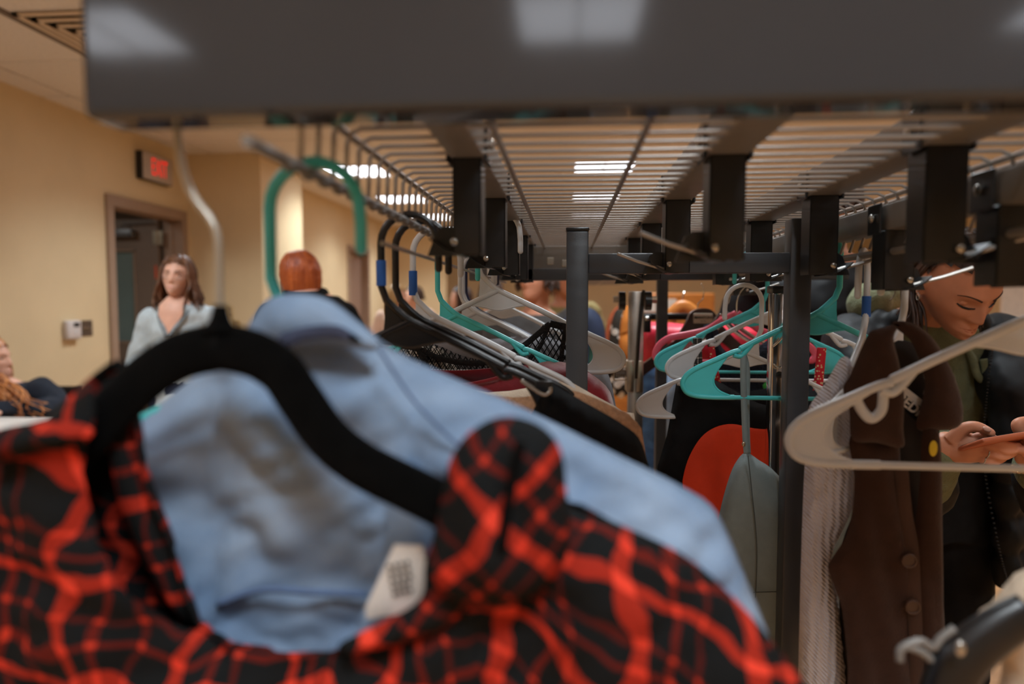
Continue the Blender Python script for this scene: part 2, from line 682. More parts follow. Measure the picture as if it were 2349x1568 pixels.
M_PLAQUE = mat('plaque_metal', '#cbb9a6', 0.4, metal=0.3, var=0.05)
M_INK = mat('dark_ink', '#1c1814', 0.8, var=0.05)
M_PAPER = mat('white_label', '#d8cfc6', 0.85, var=0.05)
M_YELLOW = mat('yellow_sticker', '#d8bb24', 0.6, var=0.04)
M_CLEAR = mat('clear_plastic', '#e8eaec', 0.08, trans=0.9, var=0.02)
M_TABLE = mat('white_table', '#d4cdc6', 0.4, var=0.03)
SKIN = mat('skin_warm', '#c98a6c', 0.5, spec=0.35, sss=0.15, var=0.06, vscale=25)
SKIN2 = mat('skin_fair', '#dcaa93', 0.5, spec=0.35, sss=0.15, var=0.06, vscale=25)
LIP = mat('lips', '#b0604f', 0.4, spec=0.4, var=0.05)
LIP2 = mat('lips_fair', '#c0706a', 0.45, var=0.05)
NAIL = mat('nail', '#dba894', 0.2, spec=0.6, var=0.03)
EYEW = mat('eye_white', '#d8d0c8', 0.3, var=0.02)
IRIS = mat('iris_dark', '#2a1c14', 0.2, var=0.1)


def hair_mat(name, c1, c2, stretch=(60, 60, 3)):
    return mat(name, c1, 0.42, col2=c2, vscale=1.0, stretch=stretch, spec=0.5, bump=0.5, bscale=1.0)


H_BROWN = hair_mat('hair_brown', '#4a2e1e', '#80573c')
H_RED = hair_mat('hair_copper', '#8f3c16', '#c4642c')
H_GINGER = hair_mat('hair_ginger', '#8a4a22', '#d18a4e', (40, 40, 6))
H_DARK = hair_mat('hair_dark', '#1d130e', '#4a2e1f')
H_BLOND = hair_mat('hair_blond', '#8a6a42', '#c6a06a')
LASH = mat('lash', '#1b110c', 0.7, var=0.1)
BROW = mat('brow_hair', '#3a2318', 0.8, var=0.2, vscale=200)

# ================================================================== the room
WL = -3.48            # left wall plane
PY = 6.12            # pier front
PX = -2.80           # pier side
PE = 7.10            # pier end
W2 = -3.17           # wall beyond the pier
BACK = 15.0
RIGHT = 6.0
FRONT = -4.0


def struct(name, mb, m, smooth=False, label=None):
    o = mb.build(name, m, smooth=smooth)
    o['kind'] = 'structure'
    if label:
        o['label'] = label
    return o


floor = struct('floor', MB().box((-6.5, FRONT, -0.1), (RIGHT + .2, BACK + .2, 0)), M_FLOOR, label='warm orange wood plank floor')
# ceiling: grid with lift-in tiles
ceiling = struct('ceiling', MB().box((-6.5, FRONT, CEIL + 0.02), (RIGHT + .2, BACK + .2, CEIL + 0.12)), M_GRID, label='dropped ceiling of square tiles in a metal grid')
TX0, TY0, TW, TD = -3.28, 3.06, 0.64, 0.65
tile_me = None
seam = 0.012
ntile = 0
lamp_pos = LAMPS
for i in range(-1, 15):
    for j in range(-1, 17):
        x0, y0 = TX0 + i * TW, TY0 + j * TD
        if y0 > BACK or x0 > RIGHT:
            continue
        cx, cy = x0 + TW / 2, y0 + TD / 2
        if any(abs(cx - a) < 0.62 and abs(cy - b) < 0.62 for a, b in lamp_pos) or (abs(cx - (-2.3)) < .33 and abs(cy - 3.385) < .33):
            continue
        if tile_me is None:
            mb = MB().rbox((-TW / 2 + seam, -TD / 2 + seam, 0), (TW / 2 - seam, TD / 2 - seam, 0.025), 0.004, 1)
            o = mb.build('tile', M_CEIL, ceiling, smooth=False)
            tile_me = o.data
        else:
            o = bpy.data.objects.new('tile', tile_me)
            COL.objects.link(o)
            o.parent = ceiling
        o.location = (cx, cy, CEIL)
        ntile += 1
        if ntile > 290:
            break
# solid tile field around the lamps and beyond
mb = MB()
mb.box((-6.4, FRONT, CEIL + 0.004), (RIGHT, TY0 - TD, CEIL + 0.019))
mb.box((TX0, TY0 - TD, CEIL + 0.006), (RIGHT, BACK, CEIL + 0.019))
o = mb.build('tile_field', M_CEIL, ceiling, smooth=False)
# dark bar along the grid near the vent
MB().box((-2.66, 2.0, CEIL - 0.004), (-2.62, 5.0, CEIL + 0.01)).build('grid_bar', mat('grid_dark_bar', '#6f6258', 0.7, var=0.05), ceiling, smooth=False)

# troffers
M_LENS = mat('lamp_lens', '#ffffff', 0.4, emit='#eef4ff', es=7.0)
tro = None
for lx, ly in LAMPS:
    if True:
        t = thing('ceiling_light', (lx, ly, CEIL), 'square recessed fluorescent ceiling light with white grid lens', 'light', 'ceiling lights in the tile grid')
        if tro is None:
            fr = MB()
            for a in ((-.31, -.31, .31, -.285), (-.31, .285, .31, .31), (-.31, -.285, -.285, .285), (.285, -.285, .31, .285), (-.008, -.285, .008, .285)):
                fr.box((a[0], a[1], -0.012), (a[2], a[3], 0.004))
            f = fr.build('frame', mat('lamp_frame', '#d9d2c8', 0.5, var=0.02), t, smooth=False)
            l = MB().box((-.286, -.286, 0.0), (.286, .286, 0.003)).build('diffuser', M_LENS, t, smooth=False)
            tro = (f.data, l.data)
        else:
            for nm, dt in zip(('frame', 'diffuser'), tro):
                o = bpy.data.objects.new(nm, dt)
                COL.objects.link(o)
                o.parent = t

# air vent
t = thing('air_vent', (-2.32, 3.385, CEIL), 'square ceiling air diffuser with dark louvre slots', 'vent')
mb = MB()
for k in range(4):
    a = 0.29 - 0.055 * k
    z = -0.004 - 0.006 * k
    for s in ((-a, -a, a, -a + .03), (-a, a - .03, a, a), (-a, -a, -a + .03, a), (a - .03, -a, a, a)):
        mb.box((s[0], s[1], z - .004), (s[2], s[3], z + .004))
mb.build('louvre', mat('vent_paint', '#cbb8a2', 0.6, var=0.03), t, smooth=False)
MB().box((-.28, -.28, -0.002), (.28, .28, 0.0)).build('slot', M_INK, t, smooth=False)

# left wall with door opening
DY0, DY1, DTOP = 4.96, 6.01, 2.08
mb = MB()
mb.box((WL - .14, FRONT, 0), (WL, DY0, CEIL + .02))
mb.box((WL - .14, DY1, 0), (WL, PY, CEIL + .02))
mb.box((WL - .14, DY0, DTOP), (WL, DY1, CEIL + .02))
struct('wall_left', mb, M_WALL, label='cream painted wall with an open doorway')
mb = MB()
mb.box((WL - .14, PY, 0), (PX, PE, CEIL + .02))
struct('wall_pier', mb, M_WALL, label='cream painted wall pier beside the doorway')
D2Y0, D2Y1 = 9.72, 10.75
mb = MB()
mb.box((W2 - .14, PE, 0), (W2, D2Y0, CEIL + .02))
mb.box((W2 - .14, D2Y1, 0), (W2, BACK, CEIL + .02))
mb.box((W2 - .14, D2Y0, 2.08), (W2, D2Y1, CEIL + .02))
struct('wall_passage', mb, M_WALL, label='cream painted wall beyond the pier')
mb = MB()
mb.box((W2 - .2, BACK, 0), (RIGHT + .2, BACK + .14, CEIL + .02))
struct('wall_back', mb, M_WALL, label='cream painted end wall')
struct('wall_right', MB().box((RIGHT, FRONT, 0), (RIGHT + .14, BACK, CEIL + .02)), M_WALL, label='cream painted side wall')
struct('wall_front', MB().box((-6.5, FRONT - .14, 0), (RIGHT + .2, FRONT, CEIL + .02)), M_WALL, label='cream painted wall')
# short return wall far behind on the left (lighter patch past the second door)
struct('wall_return', MB().box((W2, 12.4, 0), (-2.2, 12.55, CEIL + .02)), M_WALL, label='cream painted short wall past the far door')

# doorway 1: frame, leaf standing open in the next room
dr = bpy.data.objects.new('door_1', None)
COL.objects.link(dr)
dr.location = (WL, DY0, 0)
tag(dr, 'taupe metal door frame with the glazed door swung open beyond it', kind='structure')
mb = MB()
fw = 0.055
mb.box((WL - .16, DY0 - .02, 0), (WL + .025, DY0 + fw, DTOP - fw))
mb.box((WL - .16, DY1 - fw, 0), (WL + .025, DY1 + .02, DTOP - fw))
mb.box((WL - .16, DY0 - .02, DTOP - fw), (WL + .0252, DY1 + .02, DTOP + .03))
mb.box((WL - .11, DY1 - fw - .015, 0), (WL - .07, DY1 - fw, DTOP - fw))
mb.build('door_frame', M_FRAME, dr, smooth=False, world=True)
leafy = DY1 - 0.10
lx1 = WL - .19
mb = MB()
# leaf lies across the aisle direction (open at a right angle)
mb.box((lx1 - .95, leafy, 0.02), (lx1 - .80, leafy + .045, 2.03))
mb.box((lx1 - .22, leafy, 0.02), (lx1, leafy + .045, 2.03))
mb.box((lx1 - .80, leafy, 1.76), (lx1 - .22, leafy + .045, 2.03))
mb.box((lx1 - .80, leafy, 0.02), (lx1 - .22, leafy + .045, 0.92))
leaf = mb.build('door_leaf', M_DOOR, dr, smooth=False, world=True)
g = MB().box((lx1 - .80, leafy + .015, .92), (lx1 - .22, leafy + .03, 1.76)).build('glass_pane', M_GLASS, dr, smooth=False, world=True)
mb = MB()
for a in ((lx1 - .80, 1.745, lx1 - .22, 1.762), (lx1 - .80, .918, lx1 - .22, .935), (lx1 - .235, .92, lx1 - .22, 1.76)):
    mb.box((a[0], leafy - .006, a[1]), (a[2], leafy, a[3]))
mb.build('glazing_bead', M_FRAME, dr, smooth=False, world=True)
mb = MB().rbox((lx1 - .44, leafy - .07, 1.87), (lx1 - .20, leafy, 1.94), .008)
mb.tube([(lx1 - .30, leafy - .04, 1.94), (lx1 - .30, leafy - .04, 1.99), (lx1 - .02, leafy - .03, 2.0)], .008)
mb.build('door_closer', mat('closer_grey', '#6f7276', 0.4, metal=0.4, var=0.05), dr, world=True, auto=28)
mb = MB()
for z in (1.80, 1.0, .25):
    mb.box((lx1 - .04, leafy - .012, z), (lx1 + .05, leafy + .002, z + .13))
    mb.tube([(lx1 + .005, leafy - .012, z), (lx1 + .005, leafy - .012, z + .13)], .008)
mb.build('hinge', M_BRASSY, dr, world=True, auto=28)
MB().box((lx1 - .035, leafy - .003, 1.50), (lx1 - .018, leafy, 1.62)).build('orange_label', mat('orange_sticker', '#e0582a', 0.6, var=0.03), dr, smooth=False, world=True)
# next room seen through the doorway
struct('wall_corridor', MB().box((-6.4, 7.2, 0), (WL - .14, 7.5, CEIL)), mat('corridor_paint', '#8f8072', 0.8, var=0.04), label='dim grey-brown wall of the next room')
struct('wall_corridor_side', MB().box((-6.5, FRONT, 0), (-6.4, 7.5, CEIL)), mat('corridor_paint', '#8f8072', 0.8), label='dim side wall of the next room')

# doorway 2 (recessed far door)
d2 = bpy.data.objects.new('door_2', None)
COL.objects.link(d2)
d2.location = (W2, D2Y0, 0)
tag(d2, 'taupe door recessed in the far cream wall with closer and sign', kind='structure')
mb = MB()
mb.box((W2 - .16, D2Y0 - .02, 0), (W2 + .025, D2Y0 + fw, 2.11))
mb.box((W2 - .16, D2Y1 - fw, 0), (W2 + .025, D2Y1 + .02, 2.11))
mb.box((W2 - .16, D2Y0, 2.05), (W2 + .0252, D2Y1, 2.11))
mb.build('door_frame', M_FRAME, d2, smooth=False, world=True)
MB().box((W2 - .14, D2Y0 + fw, .02), (W2 - .095, D2Y1 - fw, 2.05)).build('door_leaf', mat('door_brown', '#8d7160', 0.5, var=0.04), d2, smooth=False, world=True)
MB().rbox((W2 - .1, D2Y0 + .1, 1.93), (W2 - .03, D2Y0 + .35, 2.0), .006).build('door_closer', M_BRASSY, d2, world=True)
MB().box((W2 - .095, D2Y0 + .15, 1.80), (W2 - .085, D2Y0 + .4, 1.9)).build('door_sign', M_PAPER, d2, smooth=False, world=True)

# baseboards
struct('baseboard_left', MB().box((WL, FRONT, 0), (WL + .012, DY0 - .02, .1)), M_FRAME, label='taupe baseboard')

# EXIT sign
SX = WL + .03
e0, e1 = 5.33, 5.75
t = thing('exit_sign', (WL, 5.54, 2.3), 'grey box exit sign with glowing red letters above the doorway', 'sign')
MB().rbox((WL, e0, 2.29), (WL + .06, e1, 2.515), .006).build('housing', mat('sign_dark', '#1c1a18', 0.5, var=0.05), t, world=True, auto=28)
MB().rbox((WL + .058, e0 + .004, 2.294), (WL + .066, e1 - .004, 2.511), .003).build('face_plate', mat('sign_face', '#b5a89e', 0.5, metal=0.0, var=0.04), t, world=True, auto=28)
M_EXIT = mat('exit_red', '#ff2020', 0.5, emit='#ff1a20', es=0.9)


def letters(txt, size, m, parent, loc, rot, name='lettering', ext=0.0005, sx=1.0, bold=0.0):
    cu = bpy.data.curves.new(name, 'FONT')
    cu.body = txt
    cu.size = size
    cu.extrude = ext
    cu.align_x = 'CENTER'
    cu.align_y = 'CENTER'
    cu.offset = bold
    o = bpy.data.objects.new(name, cu)
    COL.objects.link(o)
    dg = bpy.context.evaluated_depsgraph_get()
    me = bpy.data.meshes.new_from_object(o.evaluated_get(dg))
    bpy.data.objects.remove(o)
    me.materials.clear()
    me.materials.append(m)
    o = bpy.data.objects.new(name, me)
    COL.objects.link(o)
    o.parent = parent
    o.location = Vector(loc)
    o.rotation_euler = rot
    o.scale = (sx, 1, 1)
    return o


letters('EXIT', 0.20, M_EXIT, t, Vector((WL + .067, 5.555, 2.402)) - t.location, (PI / 2, 0, PI / 2), sx=0.56)

# thermostat and switch plate on the left wall
t = thing('thermostat', (WL, 4.525, 1.05), 'white wall thermostat with small dark screen', 'thermostat')
MB().rbox((WL, 4.455, 1.03), (WL + .045, 4.595, 1.165), .014).build('case', mat('thermo_white', '#cfc6c2', 0.45, var=0.02), t, world=True)
MB().rbox((WL + .0445, 4.510, 1.118), (WL + .047, 4.570, 1.148), .001, 1).build('screen', M_INK, t, world=True, smooth=False)
MB().tube([(WL + .044, 4.535, 1.085), (WL + .047, 4.535, 1.085)], .012, 20).build('button', M_WHITE, t, world=True, auto=28)
t = thing('switch_plate', (WL, 4.695, 1.04), 'brushed steel switch plate with two toggles beside the doorway', 'switch')
MB().rbox((WL, 4.645, 1.045), (WL + .006, 4.755, 1.16), .002, 1).build('plate', mat('brushed_steel', '#6d6258', 0.4, metal=0.7, var=0.05), t, world=True, smooth=False)
for y in (4.665, 4.705):
    MB().rbox((WL + .005, y - .006, 1.09), (WL + .018, y + .006, 1.112), .002, 1).build('toggle', M_BRASSY, t, world=True)
for k, (z0, h) in enumerate(((1.14, .115), (1.02, .1))):
    t = thing('wall_outlet', (at(525, 700, PY).x, PY, z0), ['cream wall outlet plate on the pier', 'tan wall box just under the outlet plate on the pier'][k], 'outlet')
    x = at(526 + 14 * k, 700, PY).x
    MB().rbox((x - .04, PY - .008, z0), (x + .04, PY, z0 + h), .002, 1).build('plate', [mat('ivory_plate', '#c9b184', 0.5, var=0.02), mat('tan_plate', '#b39660', 0.5, var=0.02)][k], t, world=True, smooth=False)
    for q in (.3, .7):
        MB().rbox((x - .014, PY - .011, z0 + h * q - .014), (x + .014, PY - .007, z0 + h * q + .014), .002, 1).build('socket', M_FRAME, t, world=True, smooth=False)

# white folding table at the left edge, in front of the seated person
t = thing('folding_table', (-3.0, 2.7, 0), 'white folding table in front of the seated person', 'table')
MB().rbox((-3.45, 2.55, .70), (-2.05, 3.10, .735), .008).build('tabletop', M_TABLE, t, world=True, auto=28)
for x in (-3.4, -2.1):
    for y in (2.6, 3.05):
        MB().tube([(x, y, 0), (x, y, .70)], .014).build('leg', M_POST, t, world=True, auto=28)

# ================================================================== the clothes rack in front
Z = CAMZ
SH = 0.145           # shelf height above the eye
rack = thing('clothes_rack', (0.15, 1.1, 0), 'charcoal steel clothes rack with wire top shelf and hanging rails', 'clothes rack')


def rb(name, mb, m, smooth=True, auto=28, parent=None, label=None):
    if parent is None or parent is rack:
        return mb.build(name, m, rack, smooth=smooth, world=True, auto=auto, label=label)
    o = mb.build(name, m, None, smooth=smooth, auto=auto, label=label)
    # mesh in rack space, under a part that sits at the rack's origin
    o.data.transform(Matrix.Translation(-Vector(rack.location)))
    o.parent = parent
    return o


# header panel across the near end
hd = 0.40
hz = Z + 0.111
rb('header_panel', MB().rbox((-.295, hd, hz), (.64, hd + .037, hz + .22), .006, 3), M_RACK, smooth=False, label='broad dark grey painted end panel')
# wires of the shelf, each bent down over the left lip to the hanging rail
XL, XR = -0.186, 0.43
rail_l = Z + 0.093
wire_me = None
n = 0
y = 0.475
while y < 1.80:
    if wire_me is None:
        p = [(XL - .002, 0, rail_l)] + [(XL, 0, Z + SH - .012), (XL + .003, 0, Z + SH - .004), (XL + .012, 0, Z + SH)]
        p += [(0.1, 0, Z + SH), (XR - .012, 0, Z + SH), (XR - .003, 0, Z + SH - .004), (XR, 0, Z + SH - .012), (XR - .02, 0, Z + .070)]
        o = MB().tube(p, .0021, 6).build('shelf_wire', M_WIRE, rack)
        o.data.transform(Matrix.Translation((-rack.location.x, 0, 0)))
        wire_me = o.data
    else:
        o = bpy.data.objects.new('shelf_wire', wire_me)
        COL.objects.link(o)
        o.parent = rack
    o.location = (0, y - rack.location.y, 0)
    y += 0.033
y = 0.50
wire2 = None
while y < 1.80:
    if wire2 is None:
        o = MB().tube([(XR + .03, 0, Z + SH - .02), (XR + .032, 0, Z + SH - .004), (XR + .04, 0, Z + SH), (.62, 0, Z + SH)], .0021, 6).build('shelf_wire', M_WIRE, rack)
        o.data.transform(Matrix.Translation((-rack.location.x, 0, 0)))
        wire2 = o.data
    else:
        o = bpy.data.objects.new('shelf_wire', wire2)
        COL.objects.link(o)
        o.parent = rack
    o.location = (0, y - rack.location.y, 0)
    y += 0.033
for x, z, r in ((XL, Z + SH - .004, .0035), (-.06, Z + SH - .005, .0032), (.064, Z + SH - .005, .0032), (XR, Z + SH - .005, .0035), (XR + .03, Z + SH - .005, .0035), (.60, Z + SH - .005, .0032)):
    rb('support_wire', MB().tube([(x, .45, z), (x, 1.81, z)], r, 8), M_WIRE)
# hanging rails
rb('hanging_rail', MB().tube([(XL, .39, rail_l), (XL, 1.81, rail_l)], .0038, 10), M_TUBE, label='left hanging rail under the shelf lip')
# little crimps along the left rail
mb = MB()
for k in range(18):
    yy = .45 + .033 * k
    mb.ell((XL, yy, rail_l - .003), (.0045, .010, .004), 8, 6)
rb('rail_crimp', mb, M_TUBE)
RODX, RODZ = 0.405, Z + 0.062
rb('hanging_rail', MB().tube([(RODX, .45, RODZ), (RODX, 1.95, RODZ)], .0048, 10), M_TUBE, label='right hanging rail under the shelf lip')
rb('guide_wire', MB().tube([(-.168, .615, Z + .0525), (-.165, 1.2, Z + .050), (-.16, 1.8, Z + .048)], .0022, 8), M_WIRE, label='thin wire under the left rail')

# square tubes with J-shaped brackets
def sq_tube(x0, x1, z0, z1, y0=.44, y1=1.80):
    return rb('square_tube', MB().rbox((x0, y0, z0), (x1, y1, z1), .003, 2), M_TUBE)


tubes = {'A': (-.118, -.083), 'B': (.136, .177), 'C': (.326, .370)}
for k, (a, b) in tubes.items():
    sq_tube(a, b, Z + SH - .002, Z + SH + .033)
sq_tube(.396, .428, Z + .088, Z + .121)


def bracket(x0, x1, y, ztop, zbot, side, prong=True):
    """black sheet-metal bracket: channel, saddle over the tube, J lip and a thin prong"""
    c = (x0 + x1) / 2
    wd = x1 - x0
    t = .0025
    mb = MB()
    mb.rbox((x0 + .003, y, zbot), (x1 - .003, y + t, ztop), .001, 1)                 # web facing the aisle
    mb.rbox((x0 + .003, y, zbot), (x0 + .003 + t, y + .036, ztop), .001, 1)
    mb.rbox((x1 - .003 - t, y, zbot), (x1 - .003, y + .036, ztop), .001, 1)
    # saddle plates over the tube
    mb.rbox((x0 - .0035, y, ztop - .004), (x0 - .0005, y + .036, ztop + .034), .001, 1)
    mb.rbox((x1 + .0005, y, ztop - .004), (x1 + .0035, y + .036, ztop + .034), .001, 1)
    # J lip: curved tray at the foot, rising as a rounded trapezoid
    xo = x0 - .004 if side < 0 else x1 + .004
    prof = []
    for k in range(9):
        a = k / 8
        prof.append((c + side * (.004 + .034 * a), zbot + .016 * a * a + .001))
    for k in range(8):
        (xa, za), (xb, zb) = prof[k], prof[k + 1]
        mb.add([(xa, y - .004, za), (xb, y - .004, zb), (xb, y + .046, zb), (xa, y + .046, za),
                (xa, y - .004, za - .0022), (xb, y - .004, zb - .0022), (xb, y + .046, zb - .0022), (xa, y + .046, za - .0022)],
               [(0, 1, 2, 3), (7, 6, 5, 4), (0, 4, 5, 1), (2, 6, 7, 3), (0, 3, 7, 4), (1, 5, 6, 2)])
    xe = c + side * .02
    mb.plate([(xe - .026, zbot), (xe - .016, zbot + .026), (xe - .009, zbot + .031), (xe + .009, zbot + .031), (xe + .016, zbot + .026), (xe + .026, zbot)], y + .028, y + .031)
    b = rb('bracket', mb, M_BLK, auto=35)
    for cc, rr in (((x0 - .006, y + .018, ztop + .016), (.003, .0055, .0055)), ((x1 + .006, y + .018, ztop + .016), (.003, .0055, .0055)), ((c + side * .012, y - .004, zbot + .012), (.004, .002, .004))):
        rb('bolt', MB().ell(cc, rr, 10, 8), M_BOLT, parent=b)
    if prong:
        rb('prong', MB().tube([(c + side * .012, y + .010, zbot + .004), (c + side * .055, y + .004, zbot + .016), (c + side * .085, y - .004, zbot + .027)], .0024, 8), M_WIRE, parent=b)
    return b


for y in (.685, .955, 1.23, 1.50, 1.74):
    bracket(-.118, -.083, y, Z + SH - .002, Z + .047, -1, prong=False)
for y in (.690, .99, 1.29, 1.58):
    bracket(.136, .177, y, Z + SH - .002, Z + .040, -1)
for y in (.665, .965, 1.265, 1.55):
    bracket(.326, .370, y, Z + SH - .002, Z + .036, 1)
for y in (.665, .89, 1.66):
    bracket(.391, .434, y, Z + .088, Z + .014, 1)

# posts, crossbar and far end panel
rb('post', MB().rbox((-.001, 1.03, 0.02), (.032, 1.062, Z + .104), .0025, 2), M_POST, label='charcoal square upright between the two rails')
rb('post_cap', MB().rbox((-.002, 1.029, Z + .104), (.033, 1.063, Z + .110), .002, 2), M_BLACKP)
rb('post', MB().rbox((at(1811, 700, 1.03).x, 1.03, 0.02), (at(1861, 700, 1.03).x, 1.062, Z + .12), .0025, 2), M_POST)
rb('crossbar', MB().rbox((.032, 1.035, Z + .041), (.336, 1.058, Z + .071), .002, 2), M_POST)
rb('crossbar', MB().rbox((-.25, 1.74, Z + .052), (.60, 1.77, Z + .082), .002, 2), M_POST)
rb('end_panel', MB().rbox((-.26, 1.81, Z + .080), (.62, 1.845, Z + .145), .003, 2), mat('end_panel_grey', '#8a8782', 0.4, var=0.04), label='pale grey end panel')
for px_, py_ in ((1263, 598), (1297, 603)):
    q = at(px_, py_, 1.80)
    mb = MB().rbox((q.x - .009, 1.803, q.z - .009), (q.x + .009, 1.811, q.z + .009), .001, 1)
    mb.tube([(q.x, 1.800, q.z), (q.x, 1.812, q.z)], .005, 14)
    rb('bolt_plate', mb, M_BOLT)
for x in (-.24, .58):
    for yy in (.42, 1.80):
        rb('post', MB().rbox((x - .015, yy, 0.02), (x + .015, yy + .03, Z + .2), .0025, 1), M_POST) if yy > 1 and x > .5 else None
rb('base_rail', MB().rbox((-.0, 1.03, 0.0), (.37, 1.06, 0.03), .003, 1), M_POST)

# mirrored chrome upright standing just behind the right post
t = thing('chrome_post', (at(1786, 1000, 1.16).x, 1.16, 0), 'mirror-bright chrome square upright beside the charcoal post', 'post')
a, b = at(1769, 1000, 1.14).x, at(1803, 1000, 1.14).x
MB().rbox((a, 1.145, .02), (b, 1.175, at(1780, 672, 1.15).z), .002, 2).build('upright', M_CHROME, t, world=True, auto=28)
MB().rbox((a - .002, 1.143, at(1780, 672, 1.15).z), (b + .002, 1.177, at(1780, 655, 1.15).z), .002, 2).build('cap', M_BLACKP, t, world=True, auto=28)
MB().rbox((a - .02, 1.12, 0), (b + .02, 1.2, .02), .004, 2).build('foot', M_POST, t, world=True, auto=28)
MB().ell(((a + b) / 2, 1.143, at(1785, 860, 1.14).z), (.006, .005, .006)).build('knob', M_BLACKP, t, world=True)
mb = MB().tube(spline([at(1772, 795, 1.135), at(1784, 785, 1.13), at(1798, 770, 1.13)], 6), .0018, 6)
mb.tube(spline([at(1775, 835, 1.135), at(1786, 842, 1.13), at(1800, 838, 1.13)], 6), .0018, 6)
mb.build('wire_clip', M_CHROME, t, world=True)

# ================================================================== hangers
def bez(pts, n=8):
    return [tuple(p) for p in spline([(a, 0, b) for a, b in pts], n)]


HCACHE = {}


def hanger_parts(slim=0.0):
    """plastic hanger in the xz plane; the rod passes at (0, 0)"""
    hook = MB()
    r = 0.0045
    path = []
    R = .034
    cz = -R + .009
    path.append((R + .001, 0, cz - .030))
    path.append((R + .001, 0, cz - .012))
    for k in range(13):
        a = PI * k / 12
        path.append((R * math.cos(a), 0, cz + R * math.sin(a)))
    path += [(-R, 0, -.055), (-R, 0, -.076), (-R + .006, 0, -.092), (-R + .018, 0, -.104), (-.006, 0, -.113), (.004, 0, -.119)]
    hook.tube(path, r, 10)
    hook.ell((R + .001, 0, cz - .030), (r, r, r), 10, 6)
    fr = MB()
    for s in (-1, 1):
        arm = [(0, -.117), (s * .03, -.131), (s * .07, -.150), (s * .111, -.171)]
        fr.tube(bez(arm, 4), .0045, 8)
        fr.ell((s * .111, 0, -.171), (.0045, .0045, .0045), 8, 6)
        # strap notch
        fr.tube(bez([(s * .094, -.163), (s * .104, -.176), (s * .112, -.183), (s * .122, -.181)], 4), .004, 8)
        # outer end: arm, rounded end, back along the bottom
        end = [(s * .112, -.172 - .002), (s * .124, -.177), (s * .150, -.189), (s * .178, -.202), (s * .193, -.213), (s * .199, -.226), (s * .193, -.239), (s * .178, -.245), (s * .150, -.247), (s * .12, -.247)]
        fr.tube(bez(end, 4), [.0042] * (len(bez(end, 4))), 8)
        inner = [(s * (.126 + slim), -.245), (s * (.142 + slim), -.238), (s * (.151 + slim), -.228), (s * (.152 + slim), -.217), (s * (.146 + slim * .8), -.203), (s * .132, -.183)]
        outer = [(s * .130, -.180), (s * .150, -.189), (s * .178, -.202), (s * .193, -.213), (s * .199, -.226), (s * .193, -.239), (s * .178, -.245), (s * .150, -.247)]
        poly = [(p[0], p[2]) for p in bez(inner, 3)] + [(p[0], p[2]) for p in bez(outer, 3)[1:]]
        fr.plate(poly, -.0016, .0016)
        fr.tube(bez(inner, 4), .0022, 6)
    # neck web
    web = [(0, -.117), (.025, -.129), (.042, -.137), (.048, -.140), (.028, -.1425), (.010, -.147), (0, -.148), (-.010, -.147), (-.028, -.1425), (-.048, -.140), (-.042, -.137), (-.025, -.129)]
    fr.plate(web, -.0016, .0016)
    fr.tube(bez([(.048, -.140), (.028, -.1425), (.010, -.147), (0, -.148), (-.010, -.147), (-.028, -.1425), (-.048, -.140)], 3), .0022, 6)
    web2 = [(-R + .004, -.088), (-R + .016, -.102), (0, -.114), (-.012, -.125), (-.024, -.129), (-.032, -.132), (-.030, -.112)]
    fr.plate(web2, -.0016, .0016)
    bar = MB().tube([(-.16, 0, -.247), (0, 0, -.248), (.16, 0, -.247)], .0034, 8)
    return hook, fr, bar


def hanger(name, rod, m, label, rz=0.0, scale=1.0, tape=None, flip=False, tilt=0.0, group='plastic hangers on the rack', slim=0.0):
    key = m.name + str(slim)
    t = thing(name, rod, label, 'hanger', group)
    t.rotation_euler = (0, tilt, rz)
    t.scale = (-scale if flip else scale, scale, scale)
    if key not in HCACHE:
        if ('geo', slim) not in HCACHE:
            HCACHE['geo', slim] = hanger_parts(slim)
        objs = [mb.build(nm, m, t, auto=50) for nm, mb in zip(('hook', 'frame', 'trouser_bar'), HCACHE['geo', slim])]
        HCACHE[key] = [(o.name.split('.')[0], o.data) for o in objs]
    else:
        for nm, me in HCACHE[key]:
            o = bpy.data.objects.new(nm, me)
            COL.objects.link(o)
            o.parent = t
    if tape:
        z0, z1 = tape
        MB().tube([(-.034, 0, z0), (-.034, 0, z1)], .0062, 12).build('tape', M_TAPE, t, auto=50, label='blue masking tape wrapped on the hook')
    return t


# left rail, nearest first
LR = lambda y: (XL, y, rail_l)
hanger('clothes_hanger', LR(.495), M_TEAL, 'teal plastic hanger carrying the light denim shirt')
hanger('clothes_hanger', LR(.80), M_BLACKP, 'black plastic hanger with blue tape high on its hook', tape=(-.075, -.045))
hanger('clothes_hanger', LR(.868), M_BLACKP, 'black plastic hanger without tape between the taped black one and a white one')
hanger('clothes_hanger', LR(.968), M_WHITE, 'white plastic hanger behind the two black hangers, blue tape on its hook', tape=(-.085, -.05))
hanger('clothes_hanger', LR(1.155), M_TEAL, 'teal plastic hanger carrying the maroon velvet top')
hanger('clothes_hanger', (-.122, 1.22, Z + .150), M_WHITE, 'large white plastic hanger hooked on a black bracket, blue tape on it', scale=1.12, tape=(-.075, -.05))
hanger('clothes_hanger', LR(1.40), M_WHITE, 'white plastic hanger just in front of the navy one')
hanger('clothes_hanger', LR(1.44), M_WHITE, 'white plastic hanger touching the navy one')
hanger('clothes_hanger', LR(1.48), M_NAVYP, 'dark navy plastic hanger among white ones')
hanger('clothes_hanger', (-.155, 1.66, Z + .107), M_WHITE, 'white plastic hanger farthest along the left rail')

